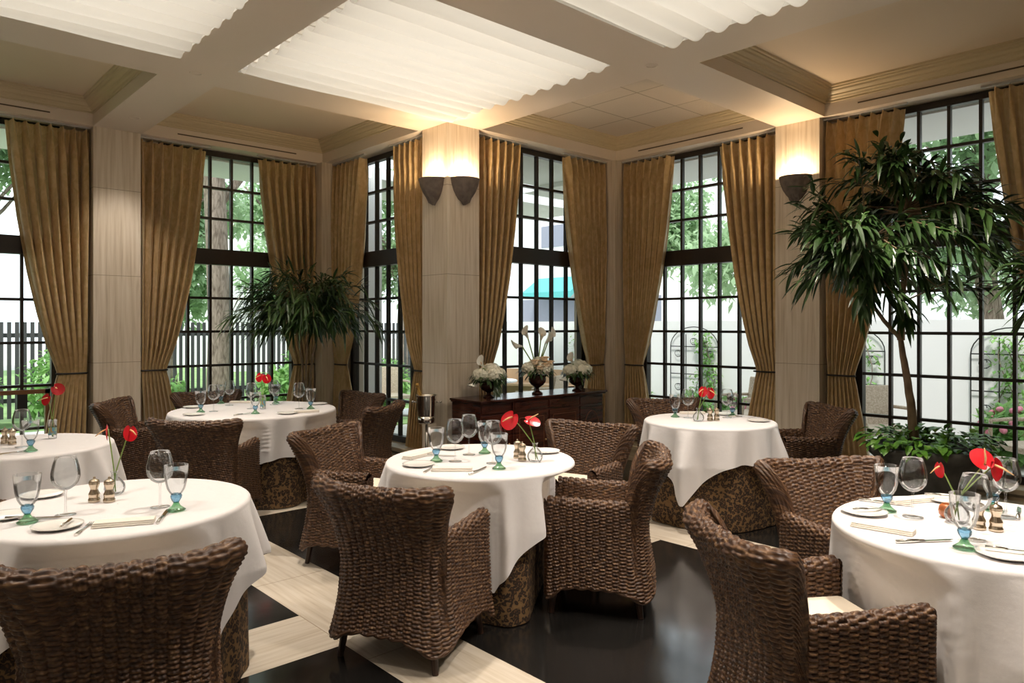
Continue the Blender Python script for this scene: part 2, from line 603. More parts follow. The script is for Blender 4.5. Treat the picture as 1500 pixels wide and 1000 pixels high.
# back of the room, behind the camera
wb = MB(); wb.box(XMIN - 0.2, XMIN, YMIN - 0.2, 8.15, 0, ZS + 0.5)
struct('wall_west', wb, M['paint'])
wb = MB(); wb.box(XMIN, FD + 0.35, YMIN - 0.2, YMIN, 0, ZS + 0.5)
struct('wall_south', wb, M['paint'])
wb = MB(); wb.box(XMIN, -0.26, FA, FA + 0.3, 0, ZS + 0.5)
struct('wall_north', wb, M['trav_v'])
wb = MB(); wb.box(FD, FD + 0.35, YMIN, 1.04, 0, ZS + 0.5)
struct('wall_east', wb, M['trav_v'])


def pillar(n, x0, x1, y0, y1):
    m = MB(); m.box(x0, x1, y0, y1, 0, ZS)
    o = struct('wall_pillar_%d' % n if False else 'wall_pillar', m, M['trav_v'])
    j = MB()
    for z in (0.29, 1.135, 1.98, 2.82):
        j.box(x0 - 0.0008, x1 + 0.0008, y0 - 0.0008, y1 + 0.0008, z, z + 0.004)
    jo = struct('stone_joint', j, bpy.data.materials['stone_joint'], o)
    return o


pillar(1, 1.74, 2.16, FA, FA + 0.42)
pillar(2, FB, 4.55, FC, 5.86)
pillar(3, FD, FD + 0.4, 3.04, 3.47)
for (x0, x1, y0, y1) in ((4.10, 4.55, FA - 0.06, 8.3), (FD - 0.05, 7.0, FC - 0.05, 5.85)):
    m = MB(); m.box(x0, x1, y0, y1, 0, ZS)
    struct('wall_corner_post', m, M['trav_v'])

# windows ------------------------------------------------------------
ROWZ = [0.31, 0.685, 1.06, 1.43, 1.795, 2.16]
ROWT = [2.33, 2.665, 3.0, 3.34]
GD = 0.25
bays = {
    'A1': ((0.735, FA), 1.0, (1, 0), (0, 1), (False, True)),
    'A2': ((3.16, FA), 1.0, (1, 0), (0, 1), (True, True)),
    'B': ((FB, 6.855), 0.995, (0, 1), (1, 0), (True, True)),
    'C': ((5.575, FC), 1.025, (1, 0), (0, 1), (True, True)),
    'D1': ((FD, 4.465), 0.995, (0, 1), (1, 0), (True, True)),
    'D2': ((FD, 2.045), 0.995, (0, 1), (1, 0), (True, True)),
}
for wi, (k, (c, hw, e, o_, _)) in enumerate(bays.items()):
    door = k == 'A1'
    win = empty('door_1' if door else 'window_%d' % wi, (c[0] + o_[0] * GD, c[1] + o_[1] * GD, 0))
    win['kind'] = 'structure'
    L = (0, 0)
    f = MB()
    W = 0.70
    zb = 0.245
    f.obox(L, e, o_, -W - 0.07, -W, -0.03, 0.05, zb, 3.40)
    f.obox(L, e, o_, W, W + 0.07, -0.03, 0.05, zb, 3.40)
    f.obox(L, e, o_, -W, W, -0.03, 0.05, zb, ROWZ[0])
    f.obox(L, e, o_, -W, W, -0.03, 0.05, ROWT[-1], 3.40)
    f.obox(L, e, o_, -W, W, -0.05, 0.05, ROWZ[-1], ROWT[0])
    f.build('door_frame' if door else 'window_frame', M['frame'], win, bevel=0.004)
    f.v
    g = MB()
    rz = ROWZ[1:-1] if not door else [0.53, 0.93, 1.335, 1.74]
    n = 6
    for i in range(1, n):
        x = -W + 2 * W * i / n
        for (a, b) in ((ROWZ[0], ROWZ[-1]), (ROWT[0], ROWT[-1])):
            g.obox(L, e, o_, x - 0.013, x + 0.013, -0.02, 0.025, a, b)
    for z in rz + ROWT[1:-1]:
        g.obox(L, e, o_, -W, W, -0.021, 0.026, z - 0.013, z + 0.013)
    g.build('glazing_bars', M['frame'], win)
    p = MB()
    p.obox(L, e, o_, -W, W, 0.0, 0.004, ROWZ[0], ROWZ[-1])
    p.obox(L, e, o_, -W, W, 0.0, 0.004, ROWT[0], ROWT[-1])
    p.build('pane', M['pane'], win)
    if door:
        h = MB()
        h.obox(L, e, o_, -W, W - 0.02, -0.09, -0.06, 0.86, 0.90)
        h.obox(L, e, o_, W - 0.06, W - 0.02, -0.09, -0.03, 0.40, 0.90)  # lower stile, its lit look put into the lighter wood colour
        h.build('push_bar_and_lit_stile', mat('warm_wood', (0.22, 0.10, 0.04), 0.35), win)
        h = MB()
        h.obox(L, e, o_, 0.42, 0.50, -0.085, -0.03, 0.70, 0.86)
        h.build('door_handle', M['black'], win)
    s = MB()
    s.obox(c, e, o_, -hw, hw, 0.0, GD + 0.15, 0, 0.245)           # sill block
    so = struct('trim_%d' % (wi + 2), s, M['sill'], bevel=0.006)
    s = MB()
    a0 = -hw; a1 = hw
    s.obox(c, e, o_, a0, a1, -0.19, -0.001, 0, 0.165)                        # step
    struct('baseboard_%s' % k.lower(), s, M['sill'], bevel=0.006)
    s = MB()
    s.obox(c, e, o_, -0.8, 0.8, -0.004, 0.0, 0.185, 0.205)
    so2 = struct('radiator_slot', s, M['slot'], so)
    jm = MB()
    jm.obox(c, e, o_, -hw, -W - 0.07, GD - 0.02, GD + 0.15, 0.245, ZS)
    jm.obox(c, e, o_, W + 0.07, hw, GD - 0.02, GD + 0.15, 0.245, ZS)
    jm.obox(c, e, o_, -hw, hw, 0.02, GD + 0.15, ZS + 0.001, ZS + 0.5)
    struct('wall_around_%s' % ('door' if door else 'window'), jm, M['paint'])
    if k != 'B':
        v = MB(); v.obox(c, e, o_, -0.65, 0.65, -0.003, 0.0, ZS + 0.055, ZS + 0.067)
        vo = struct('air_slot', v, M['slot'])
    else:
        v = MB(); v.obox(c, e, o_, -0.65, 0.65, -0.003, 0.0, ZS + 0.055, ZS + 0.067)
        struct('air_slot', v, M['slot'])

# skylights ---------------------------------------------------------
slabels = {}
for (x0, x1, y0, y1) in skyl:
    vis = (x0 > -0.5 and y0 > 0.9)
    lab = 'pleated white fabric skylight shade glowing in the ceiling'
    if abs(x0 - 2.17) < .01 and y0 > 3: lab = 'scalloped white skylight shade reaching the pillar with two sconces'
    elif x0 < 0 and y0 > 3: lab = 'pleated white skylight shade at the top left of the ceiling'
    elif x0 > 2 and 0 < y0 < 3: lab = 'pleated white skylight shade at the top right, cut by the frame'
    elif x0 > -0.5: lab = 'pleated white skylight shade over the near left table'
    if vis or y0 > -1.5:
        t = thing('skylight_shade', lab, 'skylight shade', ((x0 + x1) / 2, (y0 + y1) / 2, ZS), 0, 'pleated skylight shades')
        wx, wy = (x1 - x0) / 2 - 0.012, (y1 - y0) / 2 - 0.012
        n = 11
        pitch = 2 * wy / n
        nj = n * 10 + 1
        yy = np.linspace(-wy, wy, nj)
        xx = np.linspace(-wx, wx, 30)
        ph = (yy + wy) / pitch
        fr = ph - np.floor(ph)
        sag = np.power(np.sin(pi * np.clip(fr, 0, 1)), 0.75)
        P = np.zeros((30, nj, 3))
        P[..., 0] = xx[:, None]
        P[..., 1] = yy[None, :]
        wob = 0.004 * np.sin(xx[:, None] * 5 + np.floor(ph)[None, :] * 1.7)
        P[..., 2] = 0.035 - (0.07 + wob) * sag[None, :]
        grid_mesh('fabric', P, M['shade'], t)
        wr = MB()
        for sx in (-1, 1):
            wr.tube([(sx * (wx + 0.006), -wy, 0.032), (sx * (wx + 0.006), wy, 0.032)], 0.004, 6)
        for sy in (-1, 1):
            wr.box(-wx, wx, sy * wy - 0.008, sy * wy + 0.008, 0.025, 0.05)
        wr.build('wire', M['rail'], t)
        for i in range(1, n):
            bt = MB(); bt.tube([(-wx, -wy + i * pitch, 0.034), (wx, -wy + i * pitch, 0.034)], 0.007, 6)
            bt.build('batten', M['napkin'], t, smooth=True)
    ld = bpy.data.lights.new('skylight_lamp', 'AREA')
    ld.shape = 'RECTANGLE'; ld.size = x1 - x0 - 0.1; ld.size_y = y1 - y0 - 0.1
    ld.energy = SKYLIGHT_W
    ld.color = (1, 0.95, 0.87)
    lo = bpy.data.objects.new('skylight_lamp', ld)
    lo.location = ((x0 + x1) / 2, (y0 + y1) / 2, ZS + 0.38)
    link(lo)

# downlights: one read off the left pillar's glow, the others added for light ---------------------------------
downs = [(1.95, 7.28, 0.35, 'small recessed downlight above the left pillar'), (1.95, 5.68, 1.2, 'added downlight where beams cross left of the central shade'),
         (1.95, 3.26, 1.2, 'added downlight over the aisle by the near left table'), (4.36, 3.26, 1.3, 'added downlight right of the central shade'),
         (4.36, 1.6, 1.2, 'added downlight over the near right table'), (1.95, 0.9, 1.2, 'added downlight behind the viewpoint'),
         (3.1, 0.84, 1.2, 'added downlight over the near right corner'), (-0.45, 3.3, 1.0, 'added downlight over the left edge')]
for x, y, k, lab in downs:
    t = thing('real_or_added_downlight', lab, 'ceiling light', (x, y, ZS), 0, 'recessed downlights')
    r = MB(); r.lathe([(0.035, -0.001), (0.035, -0.004), (0.047, -0.004), (0.05, 0.0)], 20)
    r.build('trim_ring', M['paint'], t, smooth=True)
    ld = bpy.data.lights.new('real_or_added_spot', 'SPOT')
    ld.energy = SPOT_W * k
    ld.spot_size = radians(95); ld.spot_blend = 0.7
    ld.shadow_soft_size = 0.05
    ld.color = WARM
    lo = bpy.data.objects.new('real_or_added_spot', ld)
    lo.location = (0, 0, -0.012)
    link(lo, t)

# sconces -------------------------------------------------------------------
def sconce(x, y, rz, lab):
    t = thing('wall_sconce', lab, 'wall light', (x, y, 2.65), rz, 'fluted half-bowl wall sconces')
    prof = [(0.004, -0.005), (0.022, 0.012), (0.038, 0.03), (0.062, 0.045), (0.09, 0.08), (0.117, 0.125), (0.137, 0.18), (0.147, 0.225), (0.155, 0.236), (0.155, 0.246), (0.142, 0.246), (0.135, 0.20), (0.10, 0.12), (0.05, 0.07), (0.003, 0.06)]
    b = MB()
    b.lathe(prof, 72, a0=-pi, a1=0, flute=lambda a, z: (1 + 0.035 * abs(sin(a * 5.5)) * (1 if 0.04 < z < 0.23 else 0)) if z < 0.24 else 1)
    b.build('bowl', M['sconce'], t, smooth=True)
    l = MB()
    for a in (-2.3, -1.57, -0.84):
        for q in (-1, 1):
            l.tube([(0, -0.02, 0.0), (0.045 * cos(a) + q * .012, 0.045 * sin(a), 0.03), (0.07 * cos(a) + q * .006, 0.085 * sin(a), 0.075)], [0.007, 0.013, 0.004], 6)
    l.build('leaf_ornament', M['sconce'], t, smooth=True)
    ld = bpy.data.lights.new('sconce_lamp', 'POINT')
    ld.energy = SCONCE_W
    ld.color = (1, 0.74, 0.46)
    ld.shadow_soft_size = 0.03
    lo = bpy.data.objects.new('sconce_lamp', ld)
    lo.location = (0, -0.075, 0.235)
    link(lo, t)


sconce(FB, 5.655, -pi / 2, 'grey fluted sconce on the left face of the central pillar')
sconce(4.355, FC, 0, 'grey fluted sconce on the right face of the central pillar')
sconce(FD, 3.26, -pi / 2, 'grey fluted sconce on the right-hand pillar beside the tall tree')

# curtains ------------------------------------------------------------------
def curtain(c, e, o_, hw, side, lab):
    """side -1: hangs at the low end of e, +1 at the high end"""
    ox = c[0] + e[0] * hw * side; oy = c[1] + e[1] * hw * side
    t = thing('curtain', lab, 'curtain', (ox, oy, 0.25), 0, 'gold damask curtains')
    d = (-e[0] * side, -e[1] * side)
    nz, nk = 90, 220
    n = 7
    Z = np.linspace(0.252, 3.375, nz)
    k = np.linspace(0, 1, nk)
    TZ = 1.04
    wz = np.interp(Z, [0.25, 0.6, 0.95, TZ, 1.12, 1.3, 1.6, 2.0, 2.5, 3.0, 3.375], [0.34, 0.30, 0.245, 0.225, 0.25, 0.315, 0.395, 0.485, 0.575, 0.645, 0.685])
    off = np.interp(Z, [0.25, TZ, 1.3, 2.2, 3.375], [0.05, 0.035, 0.03, 0.02, 0.01])
    amp = np.interp(Z, [0.25, 0.7, TZ, 1.3, 2.5, 3.15, 3.375], [0.055, 0.05, 0.02, 0.05, 0.066, 0.058, 0.034])
    ph0 = random.random() * 6
    kk = k[None, :] + 0.022 * np.sin(k[None, :] * 19 + ph0 + Z[:, None] * 0.8)
    th = 2 * pi * n * kk
    zz = Z[:, None]
    s1 = np.sin(th)
    pinch = np.sign(s1) * np.power(np.abs(s1), 0.7)
    top = np.clip((zz - 3.05) / 0.32, 0, 1)
    sharp = np.power(np.clip(s1, 0, 1), 3) * 2 - 0.6
    dep = amp[:, None] * (pinch * (1 - top) + sharp * top) + 0.006 * np.sin(3 * th + zz * 4)
    al = off[:, None] + wz[:, None] * kk + 0.012 * np.sin(2 * th + ph0) * (1 - top)
    depth = 0.115 - dep
    x = d[0] * al + o_[0] * depth
    y = d[1] * al + o_[1] * depth
    zz2 = np.broadcast_to(zz, x.shape) - 0.25 - top * 0.012 * (1 - np.clip(s1, 0, 1))
    P = np.stack([x, y, zz2], -1)
    grid_mesh('fabric', P, M['curtain'], t)
    tb = MB()
    pts = []
    aa = 0.035
    ww = 0.235
    for i in range(25):
        a = 2 * pi * i / 24
        u = aa + ww / 2 + (ww / 2 + 0.012) * cos(a)
        v = 0.105 + 0.034 * sin(a)
        pts.append((d[0] * u + o_[0] * v, d[1] * u + o_[1] * v, TZ - 0.25))
    tb.tube(pts, 0.009, 6, cap=False)
    tb.build('tieback', M['black'], t, smooth=True)
    for i in range(n):
        hk = MB()
        u = 0.01 + 0.685 * (i + 0.25) / n
        v = 0.09
        hk.box(d[0] * u + o_[0] * v - 0.005, d[0] * u + o_[0] * v + 0.005, d[1] * u + o_[1] * v - 0.005, d[1] * u + o_[1] * v + 0.005, 3.36 - 0.25, 3.392 - 0.25)
        hk.build('hook', M['rail'], t)
    r = MB()
    cc = (ox, oy)
    r.obox(cc, d, o_, 0.0, 0.72, 0.075, 0.105, 3.388, ZS - 0.001)
    tag(r.build('curtain_rail', M['rail']), lab.replace('curtain', 'rail holding the curtain').replace('gold ', 'grey ', 1), 'curtain rail', 'curtain rails')


CL = {('A1', 1): 'gold curtain left of the left pillar, leftmost in the room', ('A2', -1): 'gold curtain tied back just right of the left pillar',
      ('A2', 1): 'gold curtain behind the arching palm tree in the left corner', ('B', 1): 'gold curtain right of the left corner, behind the palm fronds',
      ('B', -1): 'gold curtain beside the champagne bucket, left of the central pillar', ('C', -1): 'gold curtain right of the central pillar, behind the sideboard',
      ('C', 1): 'gold curtain left of the right corner, above the sideboard end', ('D1', 1): 'gold curtain right of the right corner, beside the sideboard end',
      ('D1', -1): 'gold curtain left of the right-hand pillar', ('D2', 1): 'gold curtain behind the tall tree, right of the right-hand pillar',
      ('D2', -1): 'gold curtain at the right edge of the room', ('A1', -1): 'gold curtain beyond the left edge'}
for k, (c, hw, e, o_, sd_) in bays.items():
    for i, s in enumerate((-1, 1)):
        if sd_[i]:
            hh = hw
            curtain(c, e, o_, hh - (0.05 if (k, s) in (('A2', 1), ('B', 1), ('C', 1), ('D1', 1)) else 0.0), s, CL[(k, s)])

# ------------------------------------------------------------------ woven armchair
def smooth(x, a, b):
    t = np.clip((x - a) / (b - a), 0, 1)
    return t * t * (3 - 2 * t)


def weave(a, b):
    pr, pc = PR, 0.034
    col = np.floor(a / pc)
    fa = a / pc - col
    bb = b / pr + 0.5 * (col % 2)
    row = np.floor(bb)
    fr = bb - row
    rope = np.sqrt(np.clip(np.sin(pi * fr), 0, 1))
    env = np.power(np.clip(np.sin(pi * fa), 0, 1), 0.35)
    jit = 0.14 * np.sin(row * 12.9898 + col * 78.233)
    return rope * (0.40 + 0.55 * env + jit * env)


def normals(P):
    du = np.gradient(P, axis=0)
    dv = np.gradient(P, axis=1)
    n = np.cross(du, dv)
    return n / (np.linalg.norm(n, axis=-1, keepdims=True) + 1e-9)


def make_chair():
    t = thing('wicker_armchair', 'dark woven armchair', 'chair', (0, 0, 0), 0, 'dark woven armchairs')
    hw, yf, yb_, R = 0.272, 0.275, -0.235, 0.13
    Lside = (yf - (yb_ + R))
    Larc = pi / 2 * R
    Lback = 2 * (hw - R)
    tot = 2 * Lside + 2 * Larc + Lback
    na = 300
    A = np.linspace(0, tot, na)
    px_ = np.zeros(na); py_ = np.zeros(na); nx = np.zeros(na); ny = np.zeros(na)
    for i, a in enumerate(A):
        if a < Lside:
            px_[i], py_[i], nx[i], ny[i] = -hw, yf - a, -1, 0
        elif a < Lside + Larc:
            q = (a - Lside) / R
            px_[i], py_[i] = -hw + R - R * cos(q), yb_ + R - R * sin(q)
            nx[i], ny[i] = -cos(q), -sin(q)
        elif a < Lside + Larc + Lback:
            q = a - Lside - Larc
            px_[i], py_[i], nx[i], ny[i] = -hw + R + q, yb_, 0, -1
        elif a < Lside + 2 * Larc + Lback:
            q = (a - Lside - Larc - Lback) / R
            px_[i], py_[i] = hw - R + R * sin(q), yb_ + R - R * cos(q)
            nx[i], ny[i] = sin(q), -cos(q)
        else:
            q = a - (Lside + 2 * Larc + Lback)
            px_[i], py_[i], nx[i], ny[i] = hw, yb_ + R + q, 1, 0
    mid = tot / 2
    da = np.abs(A - mid)
    half = Lback / 2 + Larc * 0.62
    wb_ = 1 - smooth(da, half - 0.008, half + 0.032)     # 1 on the back, 0 on the arms
    top = 0.585 + 0.215 * wb_ + 0.02 * wb_ * (da / half) ** 2 + 0.012 * smooth(da, tot / 2 - 0.25, tot / 2 - 0.02)
    corner = np.exp(-((da - (Lback / 2 + Larc * 0.5)) / 0.07) ** 2) + np.exp(-((da - tot / 2) / 0.06) ** 2)
    z0 = 0.155 - 0.06 * np.clip(corner, 0, 1)
    th = 0.05 + 0.012 * wb_
    nj1, nj2, nj3 = 250, 28, 105
    cols_ = []
    Bc = []
    part = []
    # outward lean
    def lean(z, wv, dd):
        low = 0.05 * np.clip((0.40 - z) / 0.30, 0, 1) ** 1.6 * (0.5 + 0.5 * smooth(0.45 - dd, -0.1, 0.15))
        up = wv * 0.15 * np.clip((z - 0.42) / 0.40, 0, 1.1) ** 1.7
        return low + up
    P = np.zeros((na, nj1 + nj2 + nj3, 3)); Bv = np.zeros((na, nj1 + nj2 + nj3))
    for i in range(na):
        zt = top[i] - th[i] / 2
        z = np.linspace(z0[i], zt, nj1)
        o = lean(z, wb_[i], da[i])
        P[i, :nj1, 0] = px_[i] + nx[i] * o; P[i, :nj1, 1] = py_[i] + ny[i] * o; P[i, :nj1, 2] = z
        Bv[i, :nj1] = z
        ot = lean(zt, wb_[i], da[i])
        q = np.linspace(0, pi, nj2 + 2)[1:-1]
        rr = th[i] / 2
        oo = ot - rr + rr * np.cos(q)
        P[i, nj1:nj1 + nj2, 0] = px_[i] + nx[i] * oo; P[i, nj1:nj1 + nj2, 1] = py_[i] + ny[i] * oo
        P[i, nj1:nj1 + nj2, 2] = zt + rr * np.sin(q)
        Bv[i, nj1:nj1 + nj2] = zt + rr * q
        z = np.linspace(zt, 0.40, nj3)
        o = lean(z, wb_[i], da[i]) - th[i]
        P[i, nj1 + nj2:, 0] = px_[i] + nx[i] * o; P[i, nj1 + nj2:, 1] = py_[i] + ny[i] * o; P[i, nj1 + nj2:, 2] = z
        Bv[i, nj1 + nj2:] = 2.0 - z
    nn = normals(P)
    # outward check
    if nn[na // 2, 20, 1] > 0:
        nn = -nn
    AA = np.broadcast_to(A[:, None], Bv.shape)
    P2 = P + nn * (0.015 * weave(AA, Bv))[..., None]
    uv = np.stack([AA, Bv], -1)
    zc = P[:-1, :-1, 2]
    jj = np.broadcast_to(np.arange(P.shape[1] - 1)[None, :], zc.shape)
    lowmask = (zc < 0.42) & (jj < nj1)
    backm = (np.broadcast_to(da[:-1, None], zc.shape) < half + 0.03) & ~lowmask
    armL = ~lowmask & ~backm & (np.broadcast_to(A[:-1, None], zc.shape) < mid)
    armR = ~lowmask & ~backm & ~armL
    grid_mesh('backrest', P2, M['wicker'], t, uv, backm)
    ends = {}
    for nm, mk, idx, s in (('L', armL, 0, -1), ('R', armR, na - 1, 1)):
        arm = grid_mesh('armrest', P2, M['wicker'], t, uv, mk)
    sk = grid_mesh('skirt', P2, M['wicker'], t, uv, lowmask)
    # front faces of arms and the front panel
    fr = MB()
    for s in (-1, 1):
        zs = np.linspace(0.10, 0.555, 60)
        xs_ = np.linspace(0, 1, 10)
        G = np.zeros((10, 78, 3)); Bq = np.zeros((10, 78))
        for ii, u in enumerate(xs_):
            x = s * (hw + 0.004 - u * 0.062)
            bulge = 0.018 * sqrt(max(0, 1 - (2 * u - 1) ** 2))
            zt = 0.560 + 0.036 * sqrt(max(0, 1 - (2 * u - 1) ** 2))
            zz = np.linspace(0.10, zt, 78)
            G[ii, :, 0] = x; G[ii, :, 1] = yf - 0.004 + bulge; G[ii, :, 2] = zz
            Bq[ii] = zz
        Aq = np.broadcast_to((xs_ * 0.09)[:, None], Bq.shape)
        G[..., 1] += 0.007 * weave(Aq, Bq)
        o = grid_mesh('arm_front', G, M['wicker'], t, np.stack([Aq, Bq], -1))
    G = np.zeros((90, 80, 3)); Bq = np.zeros((90, 80))
    xx = np.linspace(-hw + 0.055, hw - 0.055, 90)
    for ii, x in enumerate(xx):
        zb_ = 0.16 - 0.05 * abs(x / hw) ** 3
        G[ii, :, 0] = x; G[ii, :, 1] = yf - 0.01; G[ii, :, 2] = np.linspace(zb_, 0.41, 80)
        Bq[ii] = G[ii, :, 2]
    Aq = np.broadcast_to(xx[:, None], Bq.shape)
    G[..., 1] += 0.007 * weave(Aq, Bq)
    grid_mesh('front_panel', G, M['wicker'], t, np.stack([Aq, Bq], -1))
    # braided hem
    hem = MB()
    for phs in (0, pi):
        pts = []
        for i in range(0, na, 1):
            o = lean(z0[i], wb_[i], da[i])
            q = A[i] / 0.022 * 1.0 + phs
            pts.append((px_[i] + nx[i] * (o + 0.006 * cos(q)), py_[i] + ny[i] * (o + 0.006 * cos(q)), z0[i] + 0.007 * sin(q)))
        hem.tube(pts, 0.007, 6)
    hm = hem.build('braided_hem', M['wicker'], t, smooth=True)
    # cushion
    cu = MB(); cu.box(-hw + 0.055, hw - 0.055, yb_ + 0.06, yf + 0.005, 0.40, 0.475)
    co = cu.build('seat_cushion', M['cushion'], t, smooth=True)
    bv = co.modifiers.new('bevel', 'BEVEL'); bv.width = 0.03; bv.segments = 4
    cu = MB(); cu.box(-hw + 0.03, hw - 0.03, yb_ + 0.04, yf - 0.02, 0.36, 0.40)
    cu.build('seat_deck', M['legwood'], t)
    for sx in (-1, 1):
        for (yy, ky) in ((yf - 0.035, 1), (yb_ + 0.045, -1)):
            lg = MB()
            x0 = sx * (hw - 0.05)
            lg.tube([(x0 + sx * 0.022, yy + ky * 0.016, 0.0), (x0 + sx * .004, yy, 0.14), (x0 - sx * .03, yy - ky * .045, 0.37)], [0.014, 0.020, 0.022], 10)
            lg.build('leg', M['legwood'], t, smooth=False)
    return t


chair0 = make_chair()
# (s, t, facing_s, facing_t, label)
CH = [
    (-0.475, 3.405, 0.38, 0.92, 'woven armchair in the front centre with its back turned, before the middle table'),
    (-1.00, 4.72, 0.90, -0.43, 'woven armchair at the left of the middle table, facing right'),
    (0.50, 4.00, -0.98, 0.18, 'woven armchair at the right of the middle table, seen from its side'),
    (0.42, 4.86, -0.50, -0.86, 'woven armchair behind the middle table, in front of the sideboard'),
    (-1.35, 6.36, -0.93, 0.22, 'woven armchair right of the big window table, its back edge-on'),
    (-1.68, 7.18, -0.62, -0.72, 'woven armchair in the left corner beyond the big window table'),
    (-2.30, 5.54, 0.02, 1.0, 'woven armchair in front of the big window table, back turned'),
    (-3.36, 6.62, 0.99, 0.10, 'woven armchair at the left of the big window table, before the left pillar'),
    (-2.98, 7.28, 0.6, -0.8, 'woven armchair on the window side of the big window table, behind the glasses'),
    (-1.275, 2.40, -0.44, 0.90, 'woven armchair filling the bottom left corner, back turned'),
    (-2.90, 3.60, 0.88, -0.47, 'woven armchair just entering at the left edge, between the two left tables'),
    (1.02, 2.53, 0.98, 0.16, 'large woven armchair at the bottom right, cream seat showing'),
    (1.60, 3.44, 0.16, -0.98, 'woven armchair behind the near right table, before the planter'),
    (2.42, 6.10, -0.98, -0.12, 'woven armchair at the right of the far right table, under the right-hand pillar'),
    (1.43, 6.50, 0.10, -1.0, 'woven armchair by the window behind the far right table'),
]
for i, (s, t_, fs, ft, lab) in enumerate(CH):
    o = chair0 if i == 0 else dup(chair0)
    x, y = at(s, t_)
    dx, dy = ft * FX + fs * FY, ft * FY - fs * FX
    o.location = (x, y, 0)
    o.rotation_euler = (0, 0, atan2(dy, dx) - pi / 2)
    o['label'] = lab

# ------------------------------------------------------------------ tables
TH = 0.75


def push_in(P, x0, y0, zmax=0.66, gap=0.02):
    """hanging cloth gives way to chairs standing against it"""
    x, y = P[..., 0] + x0, P[..., 1] + y0
    rad = np.hypot(P[..., 0], P[..., 1])
    k = np.ones_like(rad)
    for c in CH:
        cx_, cy_ = at(c[0], c[1])
        n_ = sqrt(c[2] ** 2 + c[3] ** 2)
        fx, fy = (c[3] * FX + c[2] * FY) / n_, (c[3] * FY - c[2] * FX) / n_
        if (cx_ - x0) ** 2 + (cy_ - y0) ** 2 > 2.2 ** 2:
            continue
        for q in np.linspace(1.0, 0.45, 56):
            qx, qy = P[..., 0] * q + x0 - cx_, P[..., 1] * q + y0 - cy_
            v = qx * fx + qy * fy
            u = qx * fy - qy * fx
            hit = (np.abs(u) < 0.30 + gap) & (v < 0.305 + gap) & (v > -0.42)
            k = np.where(hit, np.minimum(k, q - 0.01), k)
    kk = k.copy()
    for _ in range(10):
        kk[:-1] = np.minimum(k[:-1], (np.roll(kk, 1, 0) + kk + np.roll(kk, -1, 0))[:-1] / 3)
        kk[-1] = kk[0]
    w = np.clip((zmax + 0.07 - P[..., 2]) / 0.07, 0, 1)
    f = 1 - (1 - kk) * w
    P[..., 0] *= f
    P[..., 1] *= f
    return P



